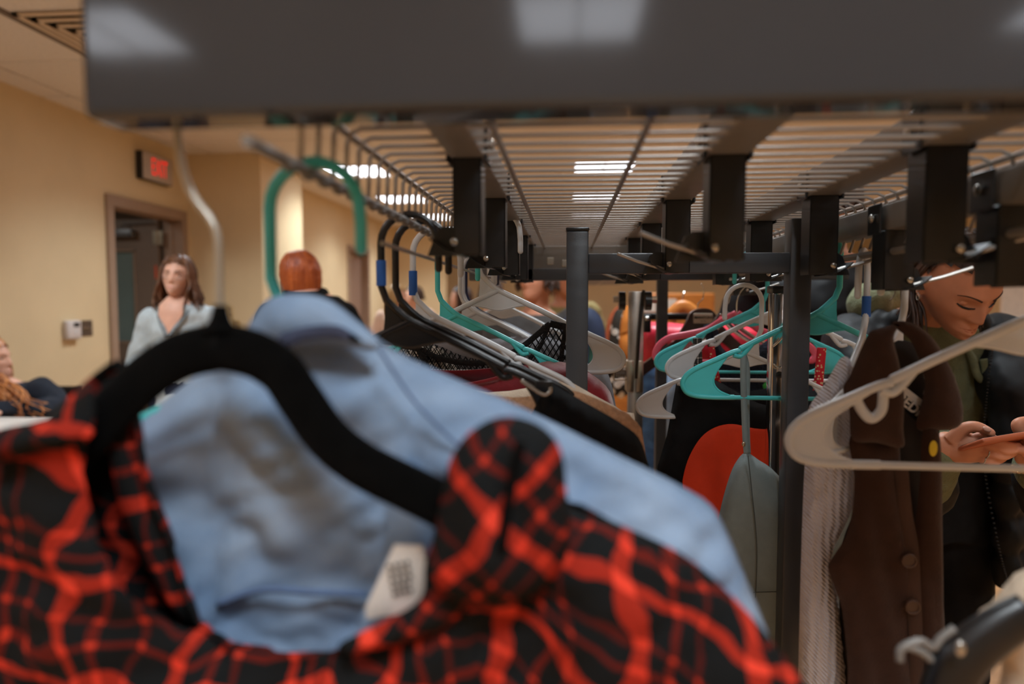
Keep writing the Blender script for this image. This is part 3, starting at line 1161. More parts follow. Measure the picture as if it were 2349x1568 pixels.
# right rail
RR = lambda y: (RODX, y, RODZ)
bigh = hanger('clothes_hanger', (.464, .725, Z + .120), M_WHITE, 'empty white plastic hanger with blue tape hanging before the brown vest', flip=True, tape=(-.092, -.062), slim=.018, scale=1.17)
MB().tube(spline([(.142, .004, -.186), (.134, .006, -.200), (.126, .006, -.207), (.118, .006, -.200), (.117, .005, -.188), (.118, .004, -.176)], 5), .0045, 8).build('strap_loop', M_WHITE, bigh)
hanger('clothes_hanger', (RODX + .022, .935, RODZ + .004), M_WHITE, 'white plastic hanger carrying the brown vest', rz=math.radians(42), flip=True)
hanger('clothes_hanger', (RODX + .012, 1.005, RODZ), M_WHITE, 'white plastic hanger with blue tape carrying the white cable knit', rz=math.radians(58), flip=True, tape=(-.085, -.055))
hanger('clothes_hanger', (at(1872, 700, 1.08).x, 1.08, at(1872, 721, 1.08).z + .118), M_TEAL, 'teal plastic hanger with a thin grey strap over it', flip=True, scale=1.0)
hanger('clothes_hanger', (at(1786, 700, 1.41).x, 1.41, at(1786, 708, 1.41).z + .128), M_WHITE, 'white plastic hanger with a red floral strap over it', flip=True, scale=1.1)
hanger('clothes_hanger', (at(1704, 790, 1.34).x, 1.34, at(1704, 798, 1.34).z + .112), M_WHITE, 'white plastic hanger hung low, carrying the black and orange top', flip=True)
hanger('clothes_hanger', (at(1722, 700, 1.50).x, 1.50, at(1722, 715, 1.50).z + .118), M_TEAL, 'teal plastic hanger with a checked strap over it', flip=True)

# pink moulded hanger
t = thing('pink_hanger', (at(1690, 690, 1.62).x, 1.62, at(1690, 690, 1.62).z), 'pink flat moulded hanger with metal hook', 'hanger')
P = lambda pts, d=1.62: [tuple(at(a, b, d)) for a, b in pts]
arm = [(1690, 722), (1655, 738), (1620, 757), (1570, 768), (1535, 775), (1512, 792), (1503, 815), (1512, 828)]
pth = spline(P(arm), 4)
mb = MB().tube(pth, [.012 - .004 * min(1, i / 8) for i in range(len(pth))], 8, flat=(.5, 1))
arm = [(1690, 722), (1725, 742), (1750, 760), (1800, 775), (1850, 790), (1870, 812), (1862, 828)]
pth = spline(P(arm), 4)
mb.tube(pth, [.012 - .004 * min(1, i / 8) for i in range(len(pth))], 8, flat=(.5, 1))
mb.tube(P([(1508, 828), (1600, 829), (1700, 829), (1866, 829)]), .005, 8)
mb.build('frame', M_PINK, t, world=True)
MB().tube(spline(P([(1690, 718), (1691, 690), (1700, 668), (1715, 655), (1728, 660)]), 5), .0016, 6).build('hook', M_CHROME, t, world=True)

# dark wooden hanger with plaque
t = thing('wooden_hanger', tuple(at(1610, 705, 1.95)), 'dark polished wooden suit hanger with a lettered plaque', 'hanger')
d = 1.95
top = [(1450, 850), (1500, 815), (1545, 780), (1572, 740), (1582, 718), (1600, 708), (1625, 708), (1640, 720), (1655, 745), (1700, 790), (1760, 830), (1780, 850)]
bot = [(1775, 872), (1740, 850), (1690, 815), (1655, 785), (1610, 772), (1580, 780), (1530, 820), (1470, 865)]
poly = [(p.x, p.z) for p in spline([tuple(at(a, b, d)) for a, b in top], 3)] + [(p.x, p.z) for p in spline([tuple(at(a, b, d)) for a, b in bot], 3)]
mb = MB().plate(poly, d - .012, d + .012)
o = mb.build('body', M_DKWOOD, t, world=True, smooth=False)
bv = o.modifiers.new('b', 'BEVEL')
bv.width = .004
bv.segments = 2
a0, a1 = at(1589, 718, d), at(1632, 741, d)
MB().rbox((a0.x, d - .016, a1.z), (a1.x, d - .0125, a0.z), .0015, 2).build('plaque', M_PLAQUE, t, world=True, auto=28)
letters('MANTONI', .0105, M_INK, t, Vector(((a0.x + a1.x) / 2, d - .0165, (a0.z + a1.z) / 2 + .002)) - t.location, (PI / 2, 0, 0), 'lettering', bold=.0002)
MB().box(((a0.x + a1.x) / 2 - .007, d - .0168, (a0.z + a1.z) / 2 - .0085), ((a0.x + a1.x) / 2 - .001, d - .016, (a0.z + a1.z) / 2 - .007)).box(((a0.x + a1.x) / 2 + .001, d - .0168, (a0.z + a1.z) / 2 - .0085), ((a0.x + a1.x) / 2 + .007, d - .016, (a0.z + a1.z) / 2 - .007)).build('small_lettering', M_INK, t, world=True, smooth=False)
MB().tube(spline([at(1600, 707, d), at(1602, 695, d), at(1612, 685, d), at(1614, 665, d), at(1608, 650, d)], 5), .0016, 6).build('hook', M_CHROME, t, world=True)

# clear plastic hanger
t = thing('clear_hanger', tuple(at(1680, 760, 1.75)), 'clear plastic hanger with metal hook behind the teal ones', 'hanger')
mb = MB()
for s, arm in ((1, [(1660, 722), (1685, 750), (1720, 775), (1760, 795)]), (-1, [(1660, 722), (1625, 765), (1590, 785), (1560, 812)])):
    pth = spline([tuple(at(a, b, 1.75)) for a, b in arm], 6)
    mb.tube(pth, [.014 - .004 * i / len(pth) for i in range(len(pth))], 8, flat=(.4, 1))
mb.build('frame', M_CLEAR, t, world=True)
MB().tube(spline([at(1661, 715, 1.75), at(1662, 703, 1.75), at(1672, 692, 1.75), at(1675, 670, 1.75)], 5), .0018, 6).build('hook', M_CHROME, t, world=True)

# ================================================================== garments
def strip(name, pts, wd, m, parent, thick=.001, normal=(0, -1, 0), twist=0.0):
    """flat ribbon along world points"""
    P_ = [Vector(p) - Vector(parent.location) for p in pts]
    V, Fc, UV = [], [], []
    s = 0.0
    for i, p in enumerate(P_):
        t_ = (P_[min(i + 1, len(P_) - 1)] - P_[max(i - 1, 0)]).normalized()
        n_ = Vector(normal)
        side = t_.cross(n_).normalized()
        if i:
            s += (p - P_[i - 1]).length
        w_ = wd[i] if isinstance(wd, (list, tuple)) else wd
        for k in (-1, 0, 1):
            V.append(tuple(p + side * k * w_ / 2 + n_ * (.0008 if k == 0 else 0)))
            UV.append((k * w_ / 2, s))
    for i in range(len(P_) - 1):
        for k in (0, 1):
            a = i * 3 + k
            Fc.append((a, a + 1, a + 4, a + 3))
    return cloth_obj(name, V, Fc, UV, m, parent, thick)


def seam(pts, dd, parent, m=None, w_=.0022):
    P_ = spline([tuple(at(a, b, dd)) for a, b in pts], 5)
    return MB().tube(P_, w_, 6).build('seam', m or mat('denim_seam', '#5a6f92', 0.9, var=0.1), parent, world=True)


# ---- red and black plaid shirt on a black velvet hanger (nearest)
d = .42
t = thing('velvet_hanger', (XL, d, rail_l), 'black velvet hanger with metal hook carrying the plaid shirt', 'hanger')
left = [(505, 738), (400, 762), (310, 815), (230, 890), (170, 955), (100, 1000)]
right = [(505, 738), (600, 760), (680, 810), (730, 880), (790, 965), (860, 1020), (940, 1060), (1040, 1110), (1180, 1185)]
mb = MB()
for arm in (left, right):
    top = spline([tuple(at(a, b, d)) for a, b in arm], 4)
    n = len(top)
    rings = []
    hh = .0155
    for i, p in enumerate(top):
        tg = (top[min(i + 1, n - 1)] - top[max(i - 1, 0)]).normalized()
        dn = Vector((-tg.z, 0, tg.x))
        if dn.z > 0:
            dn = -dn
        c = p + dn * hh
        k = 1.0 if i < n - 3 else .8
        rings.append([tuple(c + dn * (math.sin(a) * hh * k) + Vector((0, math.cos(a) * .006, 0))) for a in [2 * PI * q / 12 for q in range(12)]])
    mb.loft(rings)
nk = spline([tuple(at(505, 700, d)), tuple(at(505, 735, d)), tuple(at(505, 760, d))], 3)
mb.tube(nk, [.005 + .010 * (i / (len(nk) - 1)) ** 2 for i in range(len(nk))], 12, flat=(.5, 1))
mb.build('arms', M_VELVET, t, world=True)
pts = [(625, 262), (615, 205), (560, 165), (480, 170), (425, 215), (408, 290), (415, 370), (440, 445), (480, 500), (499, 545), (502, 640), (503, 725)]
MB().tube(spline([tuple(at(a, b, d + .02)) for a, b in pts], 5), .0026, 10).build('hook', mat('hook_steel', '#b9b3a6', 0.3, metal=0.6, var=0.04), t, world=True)

shirt = thing('plaid_shirt', tuple(at(700, 1300, d)), 'red and black plaid shirt with open collar on the velvet hanger', 'shirt')
# colours of the folds come from the weave; UV turned on the sleeve side
def plaid_uv(x, z):
    a = noise.noise(Vector((x * 20, z * 20, 3.0))) * .016 + noise.noise(Vector((x * 45, z * 45, 9.0))) * .006
    b = noise.noise(Vector((x * 20, z * 20, 13.0))) * .016 + noise.noise(Vector((x * 45, z * 45, 19.0))) * .006
    if x > .115:
        xx = x - .115
        return (x * .9 + .01 + a, z + .62 * xx + b)
    return (x + .15 * z * x + a, z + .35 * abs(x) * x + b)


back = [(-80, 1030), (0, 985), (110, 960), (190, 880), (280, 815), (330, 860), (420, 900), (520, 905), (640, 895), (740, 980), (900, 1080), (1030, 1050), (1290, 1150), (1400, 1195), (1560, 1270), (1680, 1370), (1800, 1510), (1930, 1720), (1900, 2050), (300, 2050), (-300, 2050), (-420, 1500), (-250, 1150)]
front = [(-80, 1030), (0, 985), (110, 960), (190, 900), (250, 870), (262, 960), (250, 1060), (270, 1170), (330, 1290), (400, 1390), (470, 1440), (600, 1475), (760, 1485), (850, 1440), (960, 1385), (1010, 1300), (1030, 1200), (1070, 1130), (1180, 1110), (1290, 1150), (1400, 1195), (1560, 1270), (1680, 1370), (1800, 1510), (1930, 1720), (1900, 2050), (300, 2050), (-300, 2050), (-420, 1500), (-250, 1150)]
# back panel: only the side yokes show; the neckline dips so the denim behind is seen
backn = [(-80, 1030), (0, 985), (110, 960), (190, 880), (270, 825), (300, 880), (312, 990), (335, 1120), (395, 1260), (455, 1430), (600, 1490), (780, 1495), (960, 1400), (1040, 1290), (1060, 1180), (1290, 1150), (1400, 1195), (1560, 1270), (1680, 1370), (1800, 1510), (1930, 1720), (1900, 2050), (300, 2050), (-300, 2050), (-420, 1500), (-250, 1150)]
garment(shirt, pxl(front, d, shirt), pxl(backn, d, shirt), .028, M_PLAID, res=.007, amp=.004, kx=75, wr=.010, wscale=18, seed=1.2, uvfun=plaid_uv, soft=.045, smooth_n=3, crumple=.012)
# collar leaf standing up on the right and its folded tail
def blob_panel(name, outline, dd, bulge, m, parent, uvf=None, res=.005, soft=.02, amp=.002, sn=4):
    o_ = [(p.x, p.z) for p in spline([(a, 0, b) for a, b in pxl(outline, dd, parent)], sn, True)]
    oy = dd - parent.location.y
    def mk(sg):
        def yf(x, z, q):
            q = min(q, soft) / soft
            return oy + sg * bulge * math.sqrt(max(0, 1 - (1 - q) ** 2)) + amp * math.sin(130 * x + 40 * z) * min(1, q)
        return yf
    V, Fc, UV = panel(o_, res, mk(-1), uvf)
    V2, F2, UV2 = panel(o_, res, mk(1), uvf)
    n = len(V)
    return cloth_obj(name, V + V2, Fc + [tuple(i + n for i in f) for f in F2], UV + UV2, m, parent, 0)


rotuv = lambda ang, ox=0, oz=0: (lambda x, z: ((x - ox) * math.cos(ang) - (z - oz) * math.sin(ang), (x - ox) * math.sin(ang) + (z - oz) * math.cos(ang)))
blob_panel('collar', [(985, 1300), (1005, 1180), (1022, 1090), (1045, 1030), (1085, 985), (1140, 957), (1205, 960), (1262, 992), (1292, 1050), (1300, 1130), (1310, 1220), (1270, 1330), (1150, 1390), (1040, 1370)], d - .025, .026, M_PLAID, shirt, rotuv(.75), soft=.04, amp=.006)
seam([(1150, 1260), (1165, 1160), (1180, 1080), (1195, 1010)], d - .052, shirt, M_VELVET, .0035)  # black tube standing in for the dark shade in the collar's crease
blob_panel('collar', [(-60, 1010), (20, 985), (110, 968), (190, 972), (212, 990), (190, 1015), (100, 1035), (10, 1060), (-60, 1080)], d - .03, .012, M_PLAID, shirt, rotuv(.25), soft=.015)
blob_panel('collar_stand', [(268, 830), (290, 880), (305, 960), (316, 1000), (336, 1110), (395, 1250), (450, 1400), (440, 1430), (390, 1390), (320, 1270), (265, 1130), (240, 1000), (180, 975), (150, 950), (210, 880)], d + .012, .006, M_PLAID, shirt, rotuv(-.2), soft=.012)
blob_panel('neck_placket', [(975, 1290), (1010, 1215), (1060, 1190), (1120, 1260), (1100, 1370), (1030, 1440), (900, 1480), (800, 1500), (780, 1475), (880, 1425), (965, 1370)], d - .02, .010, M_PLAID, shirt, rotuv(.5), soft=.02)
# neck label
lab = blob_panel('neck_label', [(905, 1248), (970, 1250), (985, 1330), (960, 1400), (840, 1420), (838, 1392), (872, 1320)], d + .015, .0012, M_PAPER, shirt, res=.006, soft=.01, amp=.0005, sn=1)
mb = MB()
for k in range(5):
    for q in range(4):
        a = at(893 + 14 * q + 3 * k - 6 * (k > 2) * q / 3, 1298 + 16 * k - 3 * q, d + .0125)
        mb.rbox((a.x - .0013, a.y - .0006, a.z - .001), (a.x + .0013, a.y + .0002, a.z + .001), .0002, 1)
mb.build('label_print', M_INK, shirt, world=True, smooth=False)

# ---- light denim shirt on the teal hanger
d = .50
dn = thing('denim_shirt', tuple(at(900, 1200, d)), 'light blue denim shirt hanging behind the plaid shirt', 'shirt')
outl = [(560, 760), (590, 712), (625, 680), (690, 672), (760, 690), (830, 745), (900, 800), (1000, 850), (1150, 915), (1300, 985), (1450, 1060), (1560, 1115), (1630, 1160), (1670, 1230), (1710, 1330), (1760, 1450), (1800, 1560), (1880, 1750), (1700, 2000), (600, 2000), (100, 2000), (60, 1500), (180, 1150), (300, 985), (430, 880)]
frontd = [(575, 765), (500, 830), (430, 885), (300, 985), (180, 1150), (60, 1500), (100, 2000), (600, 2000), (1700, 2000), (1880, 1750), (1800, 1560), (1760, 1450), (1710, 1330), (1670, 1230), (1630, 1160), (1560, 1115), (1450, 1060), (1300, 985), (1150, 915), (1000, 850), (900, 802), (850, 775), (780, 765), (680, 765)]
garment(dn, pxl(frontd, d, dn), pxl(outl, d, dn), .035, M_DENIM, res=.006, amp=.004, kx=55, wr=.012, wscale=14, seed=4.0, soft=.06, smooth_n=3, crumple=.017)
# collar: folded leaf, and a dark navy strip standing in for its fold shadow
leaf = [(565, 770), (590, 715), (625, 682), (690, 674), (755, 690), (815, 735), (870, 785), (850, 805), (780, 790), (700, 790), (640, 800)]
blob_panel('collar', leaf, d - .035, .012, M_DENIM, dn, soft=.02)
blob_panel('collar_stand', [(640, 770), (690, 752), (750, 745), (790, 752), (830, 785), (760, 775), (700, 780), (650, 800)], d - .049, .003, mat('denim_fold_shadow', '#3c4258', 0.9, var=0.1), dn, soft=.008)
# seams, yoke and buttoned placket seen through the plaid's neck
seam([(870, 800), (960, 930), (1100, 1060), (1300, 1190), (1420, 1240)], d - .046, dn, w_=.0012)
seam([(500, 1385), (600, 1352), (720, 1358), (840, 1362)], d - .040, dn, w_=.0025)
# inner fold of the shirt front, hanging towards the right
blob_panel('placket', [(905, 1060), (960, 1075), (1010, 1150), (1000, 1260), (960, 1390), (880, 1500), (800, 1510), (850, 1380), (885, 1230)], d - .040, .008, M_DENIM, dn, soft=.03, amp=.004)

# ---- black jacket on the taped black hanger
d = .80
bj = thing('black_jacket', tuple(at(1250, 1000, d)), 'plain black jacket hanging just past the denim shirt', 'jacket')
ob = [(1175, 900), (1210, 855), (1250, 868), (1300, 900), (1380, 945), (1430, 975), (1465, 1005), (1485, 1060), (1510, 1150), (1560, 1350), (1600, 1700), (900, 1700), (620, 1700), (640, 1100), (690, 900), (760, 800), (860, 775), (880, 800), (960, 850), (1050, 905)]
fb = [(1215, 960), (1240, 905), (1250, 872), (1300, 900), (1380, 945), (1430, 975), (1465, 1005), (1485, 1060), (1510, 1150), (1560, 1350), (1600, 1700), (900, 1700), (620, 1700), (640, 1100), (690, 900), (760, 800), (850, 780), (950, 1000), (1050, 1150), (1150, 1080)]
garment(bj, pxl(fb, d, bj), pxl(fb, d, bj), .03, M_BLACKC, res=.014, amp=.004, wr=.004, seed=2.0, smooth_n=3)
# metal clip bar at the shoulder of that hanger
t = thing('hanger_clip', tuple(at(1235, 890, d - .035)), 'grey metal trouser clip at the shoulder of a black hanger', 'clip')
MB().tube(spline([at(1195, 872, d - .036), at(1222, 890, d - .036), at(1248, 905, d - .036), at(1262, 897, d - .036), at(1262, 888, d - .036)], 5), .0024, 8).build('clip', M_BOLT, t, world=True)
MB().rbox(tuple(at(1228, 905, d - .034)), tuple(at(1268, 872, d - .028)), .002, 2).build('jaw', M_BLACKP, t, world=True)

# ---- beige and tan pieces behind it
d = .87
tk = thing('tan_sweater', tuple(at(1180, 930, d)), 'tan knitted top showing between the denim and black jacket', 'sweater')
o1 = pxl([(1040, 880), (1110, 902), (1180, 912), (1236, 905), (1260, 895), (1330, 900), (1420, 940), (1450, 960), (1480, 1040), (1500, 1500), (800, 1500), (760, 900), (850, 830), (950, 860)], d, tk)
garment(tk, o1, o1, .02, M_TAN, res=.014, amp=.004, wr=.003, seed=3.0, smooth_n=3)
d = .97
bg = thing('beige_jacket', tuple(at(1350, 960, d)), 'beige jacket edge showing along the black jacket shoulder', 'jacket')
o1 = pxl([(1255, 880), (1268, 864), (1300, 872), (1360, 905), (1432, 946), (1460, 990), (1470, 1400), (950, 1400), (900, 900), (1000, 870), (1120, 900)], d, bg)
garment(bg, o1, o1, .018, M_BEIGE, res=.015, amp=.003, wr=.003, seed=3.7, smooth_n=3)

# ---- maroon velvet top on the teal hanger
d = 1.155
mv = thing('maroon_velvet_top', tuple(at(1250, 930, d)), 'maroon velvet top on the teal hanger of the left rail', 'top')
fm = pxl([(1215, 838), (1230, 833), (1270, 828), (1330, 842), (1390, 885), (1408, 930), (1415, 980), (1420, 1400), (820, 1400), (830, 930), (870, 860), (900, 850), (960, 872), (1040, 882), (1120, 870), (1180, 850)], d, mv)
bm_ = pxl([(1225, 835), (1270, 828), (1330, 842), (1390, 885), (1408, 930), (1415, 980), (1420, 1400), (820, 1400), (830, 930), (870, 850), (900, 835), (960, 845), (1040, 850), (1120, 845)], d, mv)
garment(mv, fm, bm_, .03, M_MAROON, res=.014, amp=.006, wr=.008, seed=5.0, smooth_n=3)
strip('neck_binding', spline([tuple(at(a, b, d - .034)) for a, b in ((900, 853), (960, 874), (1040, 884), (1120, 872), (1180, 852), (1215, 840))], 5), .006, M_MAROON, mv)

# ---- black net top over the large white hanger
d = 1.22
nt_ = thing('net_top', tuple(at(1180, 830, d)), 'sheer black diamond net top with lace straps on the large white hanger', 'top')
fn = pxl([(1245, 745), (1265, 740), (1300, 745), (1330, 760), (1345, 900), (1345, 1000), (900, 1000), (880, 900), (890, 800), (940, 782), (1000, 790), (1060, 815), (1120, 825), (1180, 810), (1220, 780)], d, nt_)
garment(nt_, fn, fn, .02, M_NET, res=.014, amp=.004, wr=.006, seed=6.0, smooth_n=3, thick=0)
for pp, w_ in (([(905, 790), (960, 800), (1010, 822), (1070, 832), (1130, 828), (1190, 800), (1235, 765), (1262, 742)], .010),
               ([(1262, 742), (1280, 746), (1298, 750), (1325, 760)], .012), ([(955, 790), (975, 830), (985, 870)], .012), ([(1262, 742), (1240, 790), (1210, 830), (1180, 860)], .006),
               ([(1298, 750), (1290, 800), (1285, 850)], .008)):
    strip('lace_band', spline([tuple(at(a, b, d - .024)) for a, b in pp], 6), w_, mat('black_lace', '#0d0d0e', 0.9, bump=0.8, bscale=300, var=0.3, vscale=300), nt_)

# ---- grey jacket and checked shirt further along the left rail
d = 1.40
gj = thing('grey_jacket', tuple(at(1380, 880, d)), 'grey suiting jacket behind the maroon top', 'jacket')
o1 = pxl([(1230, 770), (1300, 790), (1350, 835), (1385, 842), (1402, 880), (1412, 930), (1425, 1000), (1430, 1400), (950, 1400), (950, 850), (1000, 780), (1100, 780)], d, gj)
garment(gj, o1, o1, .03, M_GREYC, res=.018, amp=.004, wr=.004, seed=7.0, smooth_n=3)
d = 1.30
cs = thing('checked_shirt', tuple(at(980, 820, d)), 'black and white checked shirt behind the black net', 'shirt')
o1 = pxl([(900, 805), (930, 792), (1000, 795), (1040, 830), (1050, 900), (1050, 1300), (880, 1300), (860, 880)], d, cs)
garment(cs, o1, o1, .02, M_PLAIDW, res=.015, amp=.003, wr=.004, seed=8.0, smooth_n=3)

# ---- black top with orange yoke
d = 1.35
bo = thing('black_orange_top', tuple(at(1700, 1050, d)), 'black top with a rounded orange-red front panel on a white hanger', 'top')
o1 = pxl([(1556, 872), (1580, 868), (1640, 872), (1700, 905), (1760, 930), (1830, 915), (1870, 895), (1890, 930), (1905, 1100), (1905, 1700), (1480, 1700), (1500, 1150), (1530, 1000), (1548, 900)], d, bo)
garment(bo, o1, o1, .035, M_BLACKC, res=.015, amp=.005, wr=.004, seed=9.0, smooth_n=3, soft=.06)
blob_panel('front_yoke', [(1566, 1130), (1568, 1090), (1582, 1045), (1608, 1003), (1640, 980), (1680, 972), (1730, 982), (1780, 985), (1850, 990), (1870, 1060), (1878, 1200), (1870, 1500), (1640, 1500), (1570, 1300)], d - .045, .006, M_ORANGE, bo, soft=.02, amp=.002)

# ---- sage grey slip dress with thin straps on the teal hanger
d = 1.09
gd = thing('slip_dress', tuple(at(1712, 1200, d)), 'sage grey slip dress with thin straps hanging from the teal hanger', 'dress')
o1 = pxl([(1712, 1038), (1740, 1055), (1770, 1075), (1830, 1130), (1900, 1130), (1960, 1070), (1990, 1045), (2010, 1100), (2020, 1200), (2030, 1700), (1640, 1700), (1640, 1350), (1646, 1220), (1655, 1160), (1675, 1090), (1692, 1055)], d, gd)
garment(gd, o1, o1, .025, M_GREYD, res=.012, amp=.004, kx=70, wr=.003, seed=1.0, smooth_n=3)
strip('strap', spline([tuple(at(a, b, d - .012)) for a, b in ((1706, 812), (1705, 850), (1707, 930), (1710, 1000), (1713, 1040))], 5), .0095, M_GREYD, gd)
strip('strap', spline([tuple(at(a, b, d + .010)) for a, b in ((1706, 812), (1714, 850), (1713, 930), (1714, 1000), (1716, 1040))], 5), .0085, M_GREYD, gd)
strip('strap', spline([tuple(at(a, b, d - .012)) for a, b in ((1988, 815), (1990, 930), (1990, 1045))], 5), .009, M_GREYD, gd)
MB().ell(tuple(at(1706, 1018, d - .016)), (.003, .002, .004)).build('strap_slider', M_BRASSY, gd, world=True)
seam([(1716, 1045), (1724, 1120), (1736, 1250), (1733, 1370)], d - .030, gd, mat('dark_seam', '#4c5350', 0.9, var=0.1), .0008)
seam([(1728, 1358), (1760, 1357), (1800, 1356)], d - .030, gd, mat('dark_seam', '#4c5350', 0.9), .0008)

# ---- floral dress straps, checked strap, navy lace top
d = 1.41
fd = thing('floral_dress', tuple(at(1700, 1000, d)), 'red floral print dress with wide straps on a white hanger', 'dress')
strip('strap', spline([tuple(at(a, b, d - .012)) for a, b in ((1631, 795), (1634, 815), (1640, 850), (1648, 890), (1655, 925))], 5), [.014] * 21, M_FLORAL, fd)
strip('strap', spline([tuple(at(a, b, d - .012)) for a, b in ((1885, 797), (1882, 830), (1876, 890), (1868, 940))], 5), .018, M_FLORAL, fd)
o1 = pxl([(1640, 945), (1680, 950), (1760, 965), (1850, 950), (1875, 945), (1885, 1000), (1885, 1300), (1640, 1300), (1640, 1000)], d, fd)
garment(fd, o1, o1, .012, M_FLORAL, res=.02, amp=.003, wr=.003, seed=2.5, smooth_n=3)
d = 1.50
ck = thing('checked_camisole', tuple(at(1600, 850, d)), 'black and white checked camisole on the far teal hanger', 'top')
strip('strap', spline([tuple(at(a, b, d - .01)) for a, b in ((1600, 775), (1600, 800), (1601, 830), (1603, 860))], 5), .019, M_PLAIDB, ck)
o1 = pxl([(1590, 860), (1620, 860), (1700, 900), (1800, 880), (1830, 900), (1830, 1200), (1585, 1200)], d, ck)
garment(ck, o1, o1, .012, M_BLACKC, res=.025, amp=.003, wr=.003, seed=2.8, smooth_n=2)
d = 1.63
nl = thing('navy_lace_top', tuple(at(1690, 850, d)), 'dark navy lace top on the pink hanger', 'top')
o1 = pxl([(1612, 752), (1628, 742), (1645, 750), (1652, 790), (1680, 815), (1720, 810), (1760, 780), (1780, 770), (1800, 800), (1810, 950), (1800, 1200), (1620, 1200), (1630, 900), (1625, 800)], d, nl)
garment(nl, o1, o1, .02, M_NAVYC, res=.016, amp=.004, wr=.008, seed=3.3, smooth_n=3)
tgd = thing('price_dot', tuple(at(1759, 885, d - .035)), 'round green price sticker on the navy lace top', 'sticker')
MB().tube([(0, -.001, 0), (0, .0005, 0)], .009, 16).build('dot', mat('green_dot', '#3faf4a', 0.6, var=0.03), tgd)

# ---- white cable knit sweater
d = .90
ws = thing('cable_knit_sweater', tuple(at(1900, 1200, d)), 'white cable knit sweater hanging beside the charcoal post', 'sweater')
o1 = pxl([(1944, 822), (1950, 850), (1952, 900), (1958, 1000), (1960, 1080), (1955, 1160), (1930, 1220), (1905, 1285), (1925, 1400), (1945, 1600), (1950, 1800), (1825, 1800), (1832, 1560), (1838, 1300), (1845, 1100), (1852, 1000), (1855, 940), (1870, 915), (1900, 870), (1925, 832)], d, ws)
garment(ws, o1, o1, .022, M_KNITW, res=.008, amp=.003, kx=120, wr=.003, seed=4.4, smooth_n=3, soft=.03)
blob_panel('shoulder', [(1930, 820), (1948, 822), (1955, 850), (1935, 890), (1910, 925), (1895, 960), (1872, 958), (1858, 935), (1875, 905), (1905, 860)], d - .02, .016, M_KNITW, ws, soft=.015)

# ---- brown vest
d = .86
bv_ = thing('brown_vest', tuple(at(2050, 1150, d)), 'dark brown wool vest with wide collar and two buttons', 'vest')
body_l = [(1950, 1000), (2020, 1010), (2060, 1010), (2068, 1120), (2080, 1200), (2092, 1260), (2098, 1320), (2100, 1450), (2098, 1700), (1955, 1700), (1945, 1530), (1932, 1400), (1915, 1350), (1900, 1300), (1915, 1270), (1940, 1230), (1955, 1170), (1960, 1090)]
body_r = [(2118, 985), (2150, 985), (2160, 1050), (2162, 1200), (2165, 1400), (2168, 1700), (2090, 1700), (2092, 1450), (2090, 1330), (2092, 1250), (2102, 1180), (2112, 1080)]
inside = [(1960, 900), (2060, 780), (2150, 850), (2155, 1000), (2160, 1300), (2160, 1650), (1960, 1650), (1925, 1300), (1960, 1150)]
blob_panel('front', body_l, d - .012, .012, M_BROWN, bv_, soft=.03, amp=.003)
blob_panel('front', body_r, d - .008, .010, M_BROWN, bv_, soft=.03, amp=.003)
blob_panel('back', inside, d + .035, .008, mat('vest_lining', '#1c1512', 0.85, var=0.1), bv_, soft=.03, amp=.003)
blob_panel('collar', [(1934, 892), (1950, 860), (1975, 800), (1995, 762), (2020, 752), (2045, 745), (2062, 745), (2050, 775), (2062, 830), (2074, 900), (2072, 980), (2071, 1026), (2010, 1015), (1955, 1008), (1948, 940)], d - .03, .012, M_BROWN, bv_, soft=.022, amp=.002)
blob_panel('collar', [(2045, 742), (2085, 738), (2130, 765), (2165, 812), (2192, 870), (2208, 930), (2206, 968), (2188, 984), (2150, 987), (2104, 983), (2112, 930), (2122, 880), (2110, 830), (2088, 780)], d - .005, .014, M_BROWN, bv_, soft=.022, amp=.002)
for bx_, by_ in ((2084, 1284), (2092, 1390)):
    q = at(bx_, by_, d - .026)
    mb = MB().tube([(q.x, q.y - .002, q.z), (q.x, q.y + .004, q.z)], .0085, 20)
    for a in range(24):
        an = 2 * PI * a / 24
    mb.tube([(q.x + .0078 * math.cos(2 * PI * a / 20), q.y - .0025, q.z + .0078 * math.sin(2 * PI * a / 20)) for a in range(21)], .0012, 6, caps=False)
    mb.build('button', mat('brown_button', '#4a3226', 0.4, var=0.1), bv_, world=True, auto=50)
strip('placket', spline([tuple(at(a, b, d - .022)) for a, b in ((2066, 1060), (2076, 1170), (2090, 1250), (2094, 1300), (2100, 1450), (2104, 1600))], 5), .016, mat('brown_placket', '#402a1f', 0.95, var=0.1, bump=0.2, bscale=500), bv_)
# woven label at the back of the neck
la, lb, lc, ld_ = at(2062, 868, d + .012), at(2118, 985, d - .004), at(2070, 905, d + .012), at(2120, 935, d + .012)
lb0 = at(2092, 918, d + .010)
lr = Matrix.Rotation(math.radians(38), 3, 'Y')
for nm, zc, hh, m_ in (('neck_label', -.0075, .0085, M_BLACKC), ('neck_label_edge', .004, .004, M_PAPER)):
    mb = MB().rbox((-.028, -.0006, zc - hh), (.028, .0006, zc + hh), .0005, 1)
    o = mb.build(nm, m_, bv_, smooth=False)
    o.location = lb0 - bv_.location
    o.rotation_euler = lr.to_euler()
o = letters('BEDI', .0165, M_PAPER, bv_, lb0 - bv_.location + Vector((-.004, -.0016, -.0052)), (PI / 2, math.radians(38), 0), 'label_lettering', bold=.0004)
o.rotation_euler = (Matrix.Rotation(math.radians(38), 3, 'Y') @ Matrix.Rotation(PI / 2, 3, 'X')).to_euler()
q = at(2141, 1028, d - .024)
MB().ell(q, (.0048, .0012, .0095), 16, 10).build('price_sticker', M_YELLOW, bv_, world=True, label='yellow oval price sticker')

